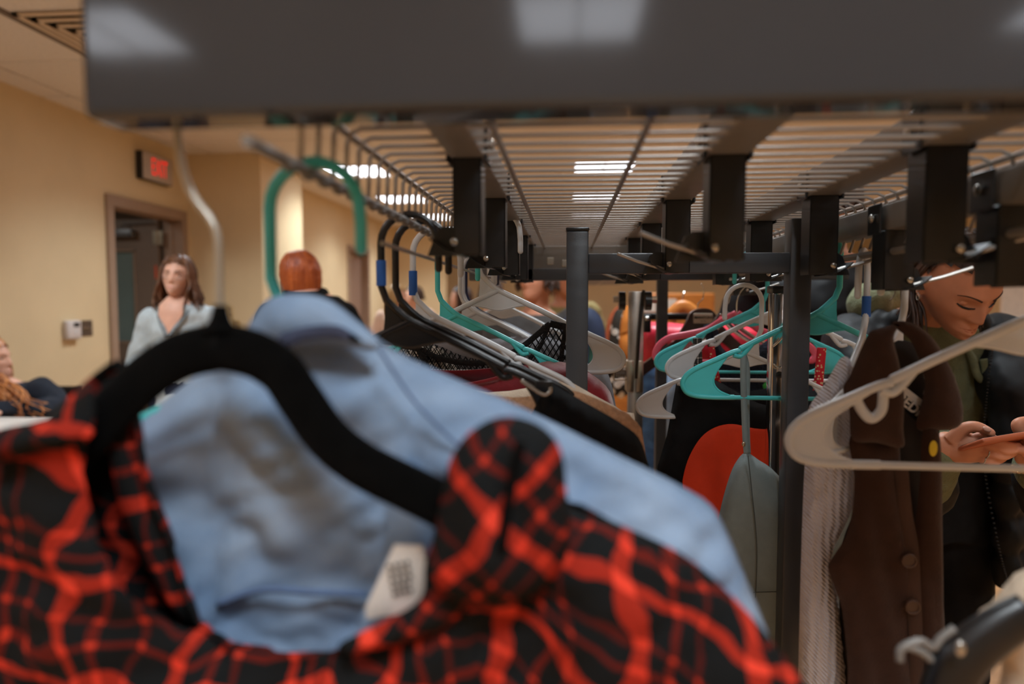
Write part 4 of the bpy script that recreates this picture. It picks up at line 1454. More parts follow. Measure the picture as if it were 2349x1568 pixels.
# ---- clip hanger with clipped garment at the lower right
d = .52
ch = thing('clip_hanger', tuple(at(2200, 1480, d)), 'black clip hanger bar with wire spring, low beside the vest', 'hanger')
pth = spline([tuple(at(a, b, d)) for a, b in ((2360, 1405), (2290, 1445), (2230, 1490), (2195, 1530), (2170, 1600), (2160, 1700))], 5)
MB().tube(pth, [.016 + .004 * min(1, i / 12) for i in range(len(pth))], 12, flat=(.6, 1)).build('bar', M_BLACKP, ch, world=True)
pth = spline([tuple(at(a, b, d)) for a, b in ((2064, 1515), (2066, 1490), (2090, 1475), (2115, 1470), (2140, 1485), (2160, 1462), (2190, 1440))], 6)
mb = MB().tube(pth, .003, 8)
pth = spline([tuple(at(a, b, d)) for a, b in ((2075, 1482), (2110, 1492), (2140, 1515), (2165, 1530))], 6)
mb.tube(pth, .003, 8)
mb.build('wire_spring', M_TUBE, ch, world=True)
MB().ell(tuple(at(2203, 1487, d - .02)), (.004, .003, .006)).build('rivet', M_BOLT, ch, world=True)
d = .55
bgm = thing('beige_skirt', tuple(at(2330, 1500, d)), 'beige ruffled skirt held by the black clip hanger', 'skirt')
o1 = pxl([(2190, 1470), (2240, 1420), (2275, 1385), (2310, 1340), (2345, 1310), (2420, 1290), (2480, 1350), (2460, 1700), (2300, 1700), (2290, 1600), (2300, 1520), (2260, 1500)], d, bgm)
garment(bgm, o1, o1, .015, M_BEIGE, res=.01, amp=.005, kx=140, wr=.004, seed=5.5, smooth_n=3, soft=.02)

# ================================================================== racks and clothes beyond
rk2 = thing('wire_rack', (at(1385, 660, 2.5).x, 2.5, 0), 'dark rack with wire basket shelf standing behind the first rack', 'clothes rack')
w2 = None
for k in range(26):
    yy = 2.15 + .045 * k
    if w2 is None:
        zt = Z + .085
        o = MB().tube([(.02, 0, zt + .05), (.02, 0, zt), (.03, 0, zt - .008), (.16, 0, zt - .008), (.24, 0, zt - .008), (.25, 0, zt), (.25, 0, zt + .05)], .0022, 6).build('shelf_wire', M_WIRE, rk2)
        o.data.transform(Matrix.Translation((-rk2.location.x, 0, 0)))
        w2 = o.data
    else:
        o = bpy.data.objects.new('shelf_wire', w2)
        COL.objects.link(o)
        o.parent = rk2
    o.location = (0, yy - rk2.location.y, 0)
for x in (.02, .14, .25):
    MB().tube([(x, 2.12, Z + .077), (x, 3.3, Z + .077)], .003, 6).build('support_wire', M_WIRE, rk2, world=True)
a, b = at(1505, 900, 2.0).x, at(1530, 900, 2.0).x
MB().rbox((a, 2.0, .02), (b, 2.03, Z + .10), .002, 1).build('post', M_POST, rk2, world=True, auto=28)
MB().rbox((a - .3, 2.0, Z + .06), (b + .5, 2.03, Z + .09), .002, 1).build('crossbar', M_POST, rk2, world=True, auto=28)
MB().rbox((a - .1, 1.95, 0), (b + .1, 2.08, .02), .004, 1).build('foot', M_POST, rk2, world=True, auto=28)

# rolling rack upright in chrome with spring lock
d = 1.75
cr = thing('rolling_rack', (at(1458, 900, d).x, d, 0), 'chrome rolling rack upright with spring lock and black knob', 'clothes rack')
xa, xb = at(1441, 900, d).x, at(1475, 900, d).x
MB().rbox((xa, d, .05), (xb, d + .03, at(1450, 668, d).z), .002, 2).build('upright', mat('brushed_chrome', '#bdb6ad', 0.25, metal=0.85, var=0.05), cr, world=True, auto=28)
MB().tube([tuple(at(1477, 665, d - .01)), tuple(at(1466, 760, d - .01)), tuple(at(1460, 868, d - .01))], .004, 8, flat=(1, 1)).build('brace', M_BLACKP, cr, world=True)
for q in (1427, 1487):
    c = at(q, 690, d)
    sg = -1 if q < 1450 else 1
    MB().tube([(c.x - .008, d + .005, c.z), (c.x + .008, d + .005, c.z)], .024, 18).build('washer', M_BLACKP, cr, world=True, auto=28)
    MB().tube([(c.x + sg * .006, d + .005, c.z + .003), (c.x + sg * .022, d + .005, c.z + .003)], .009, 8).build('bolt', M_BRASSY, cr, world=True, auto=30)
za, zb = at(1450, 898, d).z, at(1450, 826, d).z
mb = MB().rbox((at(1436, 850, d).x, d - .012, za), (at(1454, 850, d).x, d + .035, zb), .003, 2)
mb.rbox((at(1458, 850, d).x, d - .012, za), (at(1475, 850, d).x, d + .035, zb), .003, 2)
mb.build('lock_plate', M_BRASSY, cr, world=True, auto=28)
mb = MB()
x0, x1 = at(1408, 855, d).x, at(1436, 855, d).x
zc = at(1420, 856, d).z
for dz in (-.016, .016):
    mb.rbox((x0, d - .008, zc + dz - .0015), (x1, d + .012, zc + dz + .0015), .0005, 1)
mb.rbox((x0 - .0015, d - .008, zc - .0175), (x0 + .0015, d + .012, zc + .0175), .0005, 1)
mb.build('lock_bracket', M_BRASSY, cr, world=True, auto=28)
MB().tube([(x0 + (x1 - x0) * i / 80 + .004, d + .002 + .009 * math.cos(i * .5), zc + .009 * math.sin(i * .5)) for i in range(80)], .0013, 6).build('spring', M_WIRE, cr, world=True)
c = at(1387, 854, d)
MB().tube([(c.x, d + .002, zc), (x1, d + .002, zc)], .006, 10).build('pin', mat('pin_brown', '#5d4033', 0.4, var=0.1), cr, world=True)
MB().ell((c.x, d + .002, zc), (.019, .017, .019)).build('knob', M_BLACKP, cr, world=True)
MB().rbox((xa - .25, d - .01, 0.03), (xb + .2, d + .04, .06), .004, 1).build('base', M_CHROME, cr, world=True, auto=28)

t = thing('white_board', tuple(at(2330, 900, 4.2)), 'white display board standing behind the person with the phone', 'board')
p0, p1 = at(2295, 840, 4.2), at(2480, 610, 4.2)
MB().rbox((p0.x, 4.2, .6), (p1.x, 4.23, p1.z), .004, 1).build('panel', M_PAPER, t, world=True, smooth=False)
for x in (p0.x + .05, p1.x - .05):
    MB().tube([(x, 4.215, 0), (x, 4.215, .62)], .015, 8).build('leg', M_POST, t, world=True)
# clothes on the farther racks: (name, label, category, outline, depth, material)
far = [
    ('red_satin_blouse', 'bright red satin blouse clipped below a black bar', 'blouse', [(1474, 745), (1500, 738), (1560, 742), (1600, 745), (1640, 760), (1640, 840), (1560, 845), (1500, 840), (1474, 850), (1470, 800)], 2.15, M_REDS),
    ('red_satin_blouse', 'red satin top behind the dark wooden hanger', 'blouse', [(1600, 760), (1680, 745), (1760, 760), (1770, 900), (1600, 900)], 2.2, M_REDS),
    ('blue_jeans', 'blue jeans hanging behind the dark rack post', 'jeans', [(1476, 818), (1500, 812), (1540, 815), (1556, 830), (1560, 1000), (1556, 1110), (1480, 1110), (1472, 1000)], 2.3, M_DENIMD),
    ('denim_skirt', 'light blue denim skirt beside the jeans', 'skirt', [(1545, 830), (1600, 800), (1640, 820), (1640, 1000), (1560, 1040), (1510, 960), (1525, 880)], 2.2, M_DENIM),
    ('red_skirt', 'dark red skirt low behind the rack post', 'skirt', [(1478, 1005), (1500, 1000), (1530, 1000), (1545, 1045), (1480, 1050)], 2.4, mat('dark_red', '#8e1414', 0.8, var=0.1)),
    ('spotted_blouse', 'white blouse with dark animal spots', 'blouse', [(1405, 730), (1415, 710), (1430, 702), (1440, 700), (1446, 730), (1448, 800), (1448, 900), (1400, 900), (1396, 790)], 2.9, M_DOTS),
    ('rust_jacket', 'rust coloured jacket beside the spotted blouse', 'jacket', [(1388, 770), (1400, 720), (1420, 700), (1430, 705), (1410, 740), (1402, 800), (1402, 900), (1385, 900)], 2.95, M_RUST),
    ('amber_shirt', 'amber shirt in front of the spotted blouse', 'shirt', [(1424, 740), (1432, 710), (1440, 700), (1448, 720), (1450, 830), (1430, 840), (1420, 800)], 2.8, M_ORANGE2),
    ('navy_puffer', 'navy jacket with green lining behind the centre post', 'jacket', [(1290, 735), (1320, 712), (1352, 705), (1375, 722), (1388, 760), (1392, 850), (1390, 1000), (1290, 1000), (1285, 800)], 2.6, M_NAVYJ),
    ('green_dress', 'dark green dress beside the navy jacket', 'dress', [(1352, 780), (1366, 775), (1376, 800), (1378, 950), (1352, 950)], 2.45, mat('dark_green', '#1d4a3c', 0.8, var=0.1)),
]
for nm, lab_, ct, ol, d, m_ in far:
    t = thing(nm, tuple(at(sum(p[0] for p in ol) / len(ol), sum(p[1] for p in ol) / len(ol), d)), lab_, ct)
    o1 = pxl(ol, d, t)
    garment(t, o1, o1, .03, m_, res=.03, amp=.006, wr=.01, seed=hash(nm) % 7, smooth_n=2, soft=.05)

# clip bar over the red blouse
t = thing('clip_bar', tuple(at(1530, 725, 2.1)), 'black trouser hanger bar with chrome clip over the red blouse', 'hanger')
p0, p1 = at(1474, 731, 2.1), at(1590, 718, 2.1)
MB().rbox((p0.x, 2.09, p0.z - .003), (p1.x, 2.11, p1.z), .002, 1).build('bar', M_BLACKP, t, world=True)
p0, p1 = at(1476, 762, 2.08), at(1493, 722, 2.08)
MB().rbox((p0.x, 2.07, p0.z), (p1.x, 2.09, p1.z), .003, 2).build('clip', M_BLACKP, t, world=True)
p0, p1 = at(1480, 735, 2.065), at(1489, 726, 2.065)
MB().rbox((p0.x, 2.062, p0.z), (p1.x, 2.072, p1.z), .002, 2).build('clip_cap', M_CHROME, t, world=True)
# wooden hanger tops
t = thing('orange_wood_hanger', tuple(at(1565, 720, 2.5)), 'orange wooden hanger showing beside the lettered one', 'hanger')
pth = spline([tuple(at(a, b, 2.5)) for a, b in ((1520, 760), (1545, 718), (1566, 703), (1588, 715), (1610, 750))], 5)
MB().tube(pth, .025, 10, flat=(.4, 1)).build('arms', M_WOOD, t, world=True)
MB().tube([tuple(at(1566, 703, 2.5)), tuple(at(1566, 680, 2.5)), tuple(at(1570, 668, 2.5))], .003, 6).build('hook', M_CHROME, t, world=True)
# pale board and orange cabinet far behind
t = thing('wood_cabinet', tuple(at(1560, 900, 5.0)), 'orange wooden cabinet far behind the racks', 'cabinet')
p0, p1 = at(1460, 690, 5.0), at(1640, 690, 5.0)
MB().rbox((p0.x, 5.0, 0), (p1.x, 5.4, at(1500, 672, 5.0).z), .01, 1).build('body', M_WOOD, t, world=True, auto=28)
for q0, q1 in ((1476, 1505), (1530, 1552)):
    a, b = at(q0, 715, 4.98), at(q1, 685, 4.98)
    MB().box((a.x, 4.985, a.z), (b.x, 4.998, b.z)).build('notice', M_PAPER, t, world=True, smooth=False)
t = thing('wood_chair', tuple(at(1415, 1000, 3.6)), 'pale orange wooden chair behind the chrome rack', 'chair')
x0, x1 = at(1400, 900, 3.6).x, at(1440, 900, 3.6).x
z0 = at(1400, 960, 3.6).z
MB().rbox((x0 - .2, 3.4, z0 - .03), (x1 + .1, 3.8, z0), .01, 1).build('seat', M_WOOD, t, world=True, auto=28)
MB().rbox((x0 - .2, 3.8, z0), (x1 + .1, 3.83, z0 + .35), .01, 1).build('backrest', M_WOOD, t, world=True, auto=28)
for x in (x0 - .18, x1 + .08):
    for y in (3.42, 3.78):
        MB().tube([(x, y, 0), (x, y, z0 - .02)], .018, 8).build('leg', M_WOOD, t, world=True)

# ================================================================== people
def g2(x, z, cx, cz, sx, sz):
    return math.exp(-((x - cx) / sx) ** 2 - ((z - cz) / sz) ** 2)


def sstep(a, b, v):
    t = max(0.0, min(1.0, (v - a) / (b - a)))
    return t * t * (3 - 2 * t)


def head_geo(nu=72, nv=56, smile=0.0, nose=1.0):
    """head facing -y, origin between the ears, 0.23 m tall"""
    vs, fs = [], []
    for i in range(1, nv):
        th = PI * i / nv
        for k in range(nu):
            ph = 2 * PI * k / nu
            nx, ny, nz = math.sin(th) * math.cos(ph), math.sin(th) * math.sin(ph), math.cos(th)
            x, y, z = .074 * nx, .096 * ny, .116 * nz
            # jaw narrows, skull base is cut in behind
            low = sstep(.0, -.11, z)
            x *= 1 - .34 * low
            if y > 0:
                y *= 1 - .45 * sstep(-.01, -.09, z)
            else:
                y *= 1 - .06 * sstep(.02, .10, z)
                y *= 1 + .75 * sstep(-.03, -.105, z)
            f = sstep(.1, -.55, ny)      # only the face side
            if f > 0:
                bump = 0.0
                bump += .0215 * nose * math.exp(-(x / .0105) ** 2) * (sstep(.030, -.024, z) * sstep(-.043, -.029, z))
                bump += .009 * nose * (g2(x, z, .011, -.031, .008, .008) + g2(x, z, -.011, -.031, .008, .008))
                bump -= .0095 * (g2(x, z, .031, .007, .017, .011) + g2(x, z, -.031, .007, .017, .011))
                bump += .0045 * (g2(x, z, .028, .028, .024, .008) + g2(x, z, -.028, .028, .024, .008))
                bump += .006 * (g2(x, z, .040, -.026, .020, .018) + g2(x, z, -.040, -.026, .020, .018))
                bump += (.0055 * g2(x, z, 0, -.054, .020, .0055) + .006 * g2(x, z, 0, -.065, .017, .0055) - .0045 * g2(x, z, 0, -.0595 + smile * x * x * 6, .024, .003))
                bump -= .004 * g2(x, z, 0, -.077, .02, .006)
                bump += .007 * g2(x, z, 0, -.098, .020, .014)
                bump -= .003 * smile * (g2(x, z, .032, -.058, .006, .008) + g2(x, z, -.032, -.058, .006, .008))
                y -= bump * f
            vs.append((x, y, z))
    vs += [(0, 0, .116), (0, -.02, -.116)]
    top, bot = len(vs) - 2, len(vs) - 1
    for i in range(nv - 2):
        for k in range(nu):
            a, b = i * nu + k, i * nu + (k + 1) % nu
            fs.append((a, a + nu, b + nu, b))
    for k in range(nu):
        fs.append((top, k, (k + 1) % nu))
        q = (nv - 2) * nu
        fs.append((bot, q + (k + 1) % nu, q + k))
    return vs, fs


def head_matrix(c, yaw, pitch, roll, s):
    """yaw>0 turns the face towards +x, pitch>0 bows it, roll tilts"""
    R = Matrix.Rotation(yaw, 4, 'Z') @ Matrix.Rotation(pitch, 4, 'X') @ Matrix.Rotation(roll, 4, 'Y')
    return Matrix.Translation(c) @ R @ Matrix.Scale(s, 4)


def ring(c, ax, ay, rx, ry, n=20):
    c = Vector(c)
    return [c + ax * (rx * math.cos(2 * PI * k / n)) + ay * (ry * math.sin(2 * PI * k / n)) for k in range(n)]


def torso(mb, spine, grow=0.0, n=20):
    rings = []
    for p, rx, ry, *tw in spine:
        a = tw[0] if tw else 0.0
        rings.append(ring(p, Vector((math.cos(a), math.sin(a), 0)), Vector((-math.sin(a), math.cos(a), 0)), rx + grow, ry + grow, n))
    mb.loft(rings)


def limb(mb, pts, rad, seg=12):
    P_ = spline(pts, 5)
    n = len(P_)
    R_ = []
    m = len(rad) - 1
    for i in range(n):
        u = i / (n - 1) * m
        k = min(int(u), m - 1)
        R_.append(rad[k] + (rad[k + 1] - rad[k]) * (u - k))
    mb.tube(P_, R_, seg)
    mb.ell(P_[0], (R_[0],) * 3, 10, 8)
    mb.ell(P_[-1], (R_[-1],) * 3, 10, 8)


def hand(mb, wrist, dr, nrm, s=1.0, curl=.5, side=1):
    """relaxed hand: dr along the fingers, nrm out of the back of the hand, side=+1 thumb on dr x nrm"""
    dr = Vector(dr).normalized()
    nrm = Vector(nrm)
    nrm = (nrm - dr * nrm.dot(dr)).normalized()
    lat = dr.cross(nrm) * side
    w_ = Vector(wrist)
    R = Matrix((lat, dr, nrm)).transposed()
    mb.ell(w_ + dr * .045 * s, (.040 * s, .052 * s, .016 * s), 14, 10, R)
    for k, (o, L) in enumerate(((.027, .075), (.009, .083), (-.009, .077), (-.026, .06))):
        p0 = w_ + dr * .08 * s + lat * o * s
        a = curl * .55
        d1 = (dr * math.cos(a) - nrm * math.sin(a))
        d2 = (dr * math.cos(a * 2.2) - nrm * math.sin(a * 2.2))
        d3 = (dr * math.cos(a * 3) - nrm * math.sin(a * 3))
        p1 = p0 + d1 * L * .45 * s
        p2 = p1 + d2 * L * .32 * s
        p3 = p2 + d3 * L * .23 * s
        mb.tube([p0, p1, p2, p3], [.0095 * s, .0088 * s, .0078 * s, .006 * s], 8)
        mb.ell(p3, (.006 * s,) * 3, 8, 6)
    p0 = w_ + dr * .025 * s + lat * .028 * s
    p1 = p0 + (dr * .6 + lat * .7 - nrm * .25).normalized() * .036 * s
    p2 = p1 + (dr * .9 + lat * .25 - nrm * .3).normalized() * .030 * s
    p3 = p2 + (dr * 1 + lat * .05 - nrm * .35).normalized() * .022 * s
    mb.tube([p0, p1, p2, p3], [.014 * s, .011 * s, .0095 * s, .007 * s], 8)
    mb.ell(p3, (.007 * s,) * 3, 8, 6)


def wrinkle(o, amp, sc, seed=0.0, zs=1.0):
    me = o.data
    n = len(me.vertices)
    co = np.zeros(n * 3)
    me.vertices.foreach_get('co', co)
    no = np.zeros(n * 3)
    me.vertices.foreach_get('normal', no)
    co = co.reshape(-1, 3)
    no = no.reshape(-1, 3)
    for i in range(n):
        p = co[i]
        v = noise.noise(Vector((p[0] * sc + seed, p[1] * sc, p[2] * sc * zs))) + .5 * noise.noise(Vector((p[0] * sc * 2.3, p[1] * sc * 2.3 + seed, p[2] * sc * 2.3 * zs)))
        co[i] += no[i] * v * amp
    me.vertices.foreach_set('co', co.ravel())
    me.update()


def hair_long(root, HM, m, length=.25, open_deg=52, wave=.012, seed=1, s=1.0, front=True, part=.015, n=70, ear=False, name='hair', fluff=1.0):
    """scalp shell and hanging locks as one hair mesh"""
    rnd = random.Random(seed)
    mb = MB()
    nu, nv = 48, 22
    grid = {}
    for i in range(nv + 1):
        th = .02 + (PI * .62) * i / nv
        for k in range(nu):
            ph = 2 * PI * k / nu
            nx, ny, nz = math.sin(th) * math.cos(ph), math.sin(th) * math.sin(ph), math.cos(th)
            face = ny < -.30 and nz < .58 - .25 * abs(nx)
            rr = 1.0 + .02 * math.sin(ph * 17 + 3 * math.sin(th * 4))
            grid[i, k] = (None if face else tuple(HM @ Vector((.083 * nx * rr, .104 * ny * rr + .004, .122 * nz * rr + .004))))
    idx = {}
    for key, p in grid.items():
        if p:
            idx[key] = len(mb.v)
            mb.v.append(p)
    for i in range(nv):
        for k in range(nu):
            q = [(i, k), (i + 1, k), (i + 1, (k + 1) % nu), (i, (k + 1) % nu)]
            if all(c in idx for c in q):
                mb.f.append(tuple(idx[c] for c in q))
    down = Vector((0, 0, -1))
    for j in range(n):
        ph = math.radians(open_deg) + (2 * PI - 2 * math.radians(open_deg)) * (j + rnd.random() * .6) / n
        # phi measured from the face direction (-y)
        sx, sy = math.sin(ph), -math.cos(ph)
        pts = []
        top = Vector((part + .01 * sx, -.02 + .03 * sy, .122))
        pts.append(HM @ top)
        for th in (.5, .95, 1.35, 1.62):
            e = 1.03 + .02 * rnd.random()
            pts.append(HM @ Vector((.083 * e * math.sin(th) * sx, .104 * e * math.sin(th) * sy + .004, .122 * math.cos(th) + .004)))
        b = pts[-1]
        L = length * (.85 + .3 * rnd.random())
        out = (HM.to_3x3() @ Vector((sx, sy, 0))).normalized()
        for q in range(1, 7):
            u = q / 6
            wv = Vector((math.sin(u * 7 + j) * wave, math.cos(u * 6 + j * 1.7) * wave, 0)) * u * fluff
            pts.append(b + down * L * u + out * (.012 * u * fluff) + wv)
        P_ = spline(pts, 3)
        nn = len(P_)
        mb.tube(P_, [(.011 + .004 * rnd.random()) * s * (1 - .75 * max(0, (i / nn - .6) / .4)) * (.45 if i < 3 else 1) for i in range(nn)], 6, flat=(1, .6))
    o = mb.build(name, m, root)
    return o


FACE_PTS = np.array([p for p in head_geo(120, 100, .4)[0] if p[1] < -.01])


def face_y(x, z):
    dd = (FACE_PTS[:, 0] - x) ** 2 + (FACE_PTS[:, 2] - z) ** 2
    k = np.argsort(dd)[:3]
    return float(FACE_PTS[k, 1].mean())


def face_parts(root, HM, iris=True, brow_m=BROW, lip_m=LIP, lids=0.0, skin=SKIN, smile=0.0):
    R = HM.to_3x3()
    s = R.col[0].length
    for sx in (-1, 1):
        c = HM @ Vector((sx * .031, -.0685, .007))
        if lids < .9:
            MB().ell(c, (.0110 * s,) * 3, 16, 12).build('eye', EYEW, root)
            ci = HM @ Vector((sx * .031, -.0785, .0055 - .003 * lids))
            MB().ell(ci, (.0055 * s, .003 * s, .0055 * s), 12, 8, (R.normalized())).build('iris', IRIS, root)
        # upper lid as a slightly larger cap, and the lash line
        mb = MB()
        ring_n, seg = 6, 14
        vs, fs = [], []
        lo = .30 - 1.1 * lids
        for i in range(ring_n + 1):
            e = math.pi * .5 + (lo - math.pi * .5) * i / ring_n
            for k in range(seg + 1):
                a = -1.15 + 2.3 * k / seg
                rr = .0118
                droop = lo * .0
                vs.append(tuple(HM @ Vector((sx * .031 + rr * math.cos(e) * math.sin(a), -.0695 - rr * math.cos(e) * math.cos(a), .007 + rr * math.sin(e)))))
        for i in range(ring_n):
            for k in range(seg):
                a = i * (seg + 1) + k
                fs.append((a, a + 1, a + seg + 2, a + seg + 1))
        mb.add(vs, fs)
        mb.build('eyelid', skin, root)
        pts = vs[ring_n * (seg + 1):]
        if lids > .8:
            pts = []
            for k in range(13):
                u = -1 + k / 6
                x_, z_ = sx * .031 + .0155 * u, .0035 - .005 * (1 - u * u) + .001 * u * sx
                pts.append(tuple(HM @ Vector((x_, min(face_y(x_, z_), -.0695 - .0118 * math.sqrt(max(0, 1 - (abs(x_ - sx * .031) / .0118) ** 2 - .25)) if abs(x_ - sx * .031) < .010 else 0) - .0004, z_))))
        pts = [tuple(Vector(p) + R.normalized() @ Vector((0, -.0012 * s, -.0006 * s))) for p in pts]
        MB().tube(pts, [(.0014 if lids > .8 else .0008) * s + .0011 * s * math.sin(PI * i / (len(pts) - 1)) for i in range(len(pts))], 6).build('lashes', LASH, root)
        bp = [HM @ Vector((sx * x, face_y(sx * x, z) - .0006, z)) for x, z in ((.013, .0245), (.026, .0300), (.040, .0305), (.052, .0240))]
        P_ = spline(bp, 4)
        MB().tube(P_, [.0026 * s * (1 - .7 * i / len(P_)) for i in range(len(P_))], 6, flat=(1, .8)).build('eyebrow', brow_m, root)
    # lips
    for z0, up in ((-.0545, 1), (-.0645, -1)):
        vs = []
        n = 12
        for i in range(n + 1):
            u = -1 + 2 * i / n
            x = .023 * u
            mid = -.0595 + smile * 6 * x * x
            th = (.006 if up > 0 else .0065) * (1 - u * u) * (1 - (.25 * math.exp(-(u / .18) ** 2) if up > 0 else 0))
            yb = face_y(x, mid + up * th * .4) + .0012
            vs.append((x, yb, mid, th))
        mb = MB()
        rows = []
        for t_, dy in ((0, .0005), (.35, -.0022), (.7, -.0022), (1, .0006)):
            rows.append([tuple(HM @ Vector((x, yb + dy, mid + up * th * t_))) for x, yb, mid, th in vs])
        base = len(mb.v)
        for r_ in rows:
            mb.v += r_
        for i in range(3):
            for k in range(n):
                a = i * (n + 1) + k
                mb.f.append((a, a + 1, a + n + 2, a + n + 1))
        mb.build('lip', lip_m, root)


def ears(mb, HM):
    R = HM.to_3x3().normalized()
    s = HM.to_3x3().col[0].length
    for sx in (-1, 1):
        mb.ell(HM @ Vector((sx * .074, .012, -.005)), (.009 * s, .017 * s, .030 * s), 12, 10, R @ Matrix.Rotation(sx * .35, 3, 'Z'))
        mb.ell(HM @ Vector((sx * .073, .006, -.030)), (.007 * s, .009 * s, .010 * s), 10, 8, R)


def body_base(root, HM, spine, arms, legs, skin, voxel=.006, hands=True, smile=0.0, neck_r=.052, hs=1.0, extra=None):
    mb = MB()
    vs, fs = head_geo(smile=smile)
    mb.add([tuple(HM @ Vector(p)) for p in vs], fs)
    ears(mb, HM)
    nb = Vector(spine[-1][0])
    limb(mb, [tuple(nb + Vector((0, 0, -.04))), tuple(nb.lerp(HM @ Vector((0, .02, -.05)), .5)), tuple(HM @ Vector((0, .02, -.05)))], [neck_r * 1.15, neck_r, neck_r * .98])
    torso(mb, spine)
    for A in arms:
        limb(mb, [A[0], A[1], A[2]], [.045, .040, .026])
        if hands:
            hand(mb, A[2], A[3], A[4], hs, A[5] if len(A) > 5 else .5, A[6] if len(A) > 6 else 1)
    for Lg in legs:
        limb(mb, Lg[:3], [.085, .058, .036])
        an = Vector(Lg[2])
        fd = Vector(Lg[3]) if len(Lg) > 3 else Vector((0, -1, 0))
        mb.ell(an + fd * .07 + Vector((0, 0, -.045)), (.042, .12 if abs(fd.y) > .5 else .042, .035), 14, 10)
    if extra:
        extra(mb)
    o = mb.build('body', skin, root, recalc=True)
    remesh(o, voxel, 3, .4)
    return o


def clothes(root, name, m, spine=None, arms=(), legs=(), grow=.014, arm_r=(.062, .052, .042), leg_r=(.10, .075, .062), voxel=.009, wr=.006, wsc=12, seed=0.0, extra=None, cut=None):
    mb = MB()
    if spine:
        torso(mb, spine, grow)
    for A in arms:
        limb(mb, A, list(arm_r))
    for Lg in legs:
        limb(mb, Lg, list(leg_r))
    if extra:
        extra(mb)
    o = mb.build(name, m, root)
    remesh(o, voxel, 5, .5)
    if wr:
        wrinkle(o, wr, wsc, seed)
    return o


def stand(s=1.0):
    return [((0, 0, .80 * s), .165 * s, .115 * s), ((0, 0, .95 * s), .165 * s, .115 * s), ((0, 0, 1.10 * s), .135 * s, .098 * s), ((0, -.005, 1.24 * s), .155 * s, .112 * s),
            ((0, 0, 1.33 * s), .168 * s, .095 * s), ((0, .005, 1.385 * s), .11 * s, .075 * s), ((0, .01, 1.42 * s), .062 * s, .062 * s)]


def shoes(root, legs, m=None):
    for Lg in legs:
        an = Vector(Lg[2])
        mb = MB().ell((an.x, an.y - .06, .045), (.047, .135, .045), 16, 10)
        mb.ell((an.x, an.y, .07), (.05, .06, .06), 14, 10)
        o = mb.build('shoe', m or M_BLACKP, root)


def legs_std(s=1.0, sp=.09):
    return [((sx * sp, 0, .86 * s), (sx * sp * 1.05, -.02, .48 * s), (sx * sp, .02, .09)) for sx in (-1, 1)]


# ---- woman in pale blue pullover and glasses by the doorway
p = at(412, 636, 3.5)
t = thing('person', (p.x, 3.5, 0), 'person in pale blue pullover and glasses with long brown hair by the doorway', 'person', rz=math.radians(8))
s = .925
HM = head_matrix(Vector((.0, -.02, p.z - .002)), math.radians(4), math.radians(-3), math.radians(4), .97)
sp = stand(s)
arms = [((-.165 * s, 0, 1.305 * s), (-.24, .02, 1.05 * s), (-.25, -.12, .88 * s), (.2, -.6, -.8), (-.9, -.3, 0), .4, 1),
        ((.165 * s, 0, 1.305 * s), (.24, .02, 1.05 * s), (.25, -.10, .88 * s), (-.2, -.6, -.8), (.9, -.3, 0), .4, -1)]
lg = legs_std(s)
body_base(t, HM, sp, arms, lg, SKIN2, .007)
face_parts(t, HM, lip_m=LIP2, skin=SKIN2, smile=.3)
M_PULL = mat('pale_blue_fleece', '#b9c4c9', 0.95, var=0.08, vscale=20, bump=0.2, bscale=120)
clothes(t, 'pullover', M_PULL, sp[:-1], [A[:3] for A in arms], grow=.02, arm_r=(.066, .064, .05), wr=.014, wsc=9)
clothes(t, 'trousers', M_NAVYJ, None, (), [l[:3] for l in lg], extra=lambda mb: torso(mb, sp[:3], .016))
shoes(t, lg)
hair_long(t, HM, H_BROWN, .16, 56, .014, 3, .97, n=72, fluff=1.8)
# glasses
mb = MB()
for sx in (-1, 1):
    c = Vector((sx * .032, -.096, .004))
    mb.tube([tuple(HM @ (c + Vector((.023 * math.cos(a), .004 * abs(math.cos(a)), .017 * math.sin(a))))) for a in [2 * PI * k / 24 for k in range(25)]], .0016, 6, caps=False)
    mb.tube([tuple(HM @ Vector((sx * .055, -.092, .006))), tuple(HM @ Vector((sx * .074, -.06, .008))), tuple(HM @ Vector((sx * .078, .01, .006)))], .0015, 6)
mb.tube([tuple(HM @ Vector((-.009, -.098, .006))), tuple(HM @ Vector((.009, -.098, .006)))], .0015, 6)
mb.build('glasses', mat('glasses_frame', '#4a2f22', 0.3, var=0.1), t)
# V collar of the pullover and dark side patches
mb = MB()
for sx in (-1, 1):
    mb.tube(spline([(sx * .075, -.02, 1.375 * s + .02), (sx * .07, -.09, 1.34 * s), (sx * .035, -.135, 1.27 * s), (0.004 * sx, -.15, 1.20 * s)], 5), .014, 8, flat=(.6, 1))
mb.build('collar', mat('grey_check_trim', '#7f868a', 0.9, var=0.3, vscale=80), t)
vn = MB().add([(-.062, -.125, 1.33 * s), (.062, -.125, 1.33 * s), (0, -.152, 1.215 * s), (-.060, -.112, 1.385 * s), (.060, -.112, 1.385 * s), (0, -.145, 1.33 * s), (0, -.135, 1.385 * s), (-.045, -.05, 1.43 * s), (.045, -.05, 1.43 * s), (0, -.085, 1.44 * s)], [(0, 2, 5), (5, 2, 1), (0, 5, 6, 3), (5, 1, 4, 6), (3, 6, 9, 7), (6, 4, 8, 9)])
vn.build('neck_skin', SKIN2, t)
mb = MB()
for k, (x, w_) in enumerate(((.075, .02), (.10, .012), (.085, .045))):
    mb.rbox((x - w_ / 2 + .02, -.168, 1.225 * s - .008 * k), (x + w_ / 2 + .02, -.158, 1.228 * s - .008 * k), .0005, 1)
mb.build('embroidery', mat('gold_thread', '#c9a24a', 0.7, var=0.1), t)
for sx in (-1, 1):
    pass

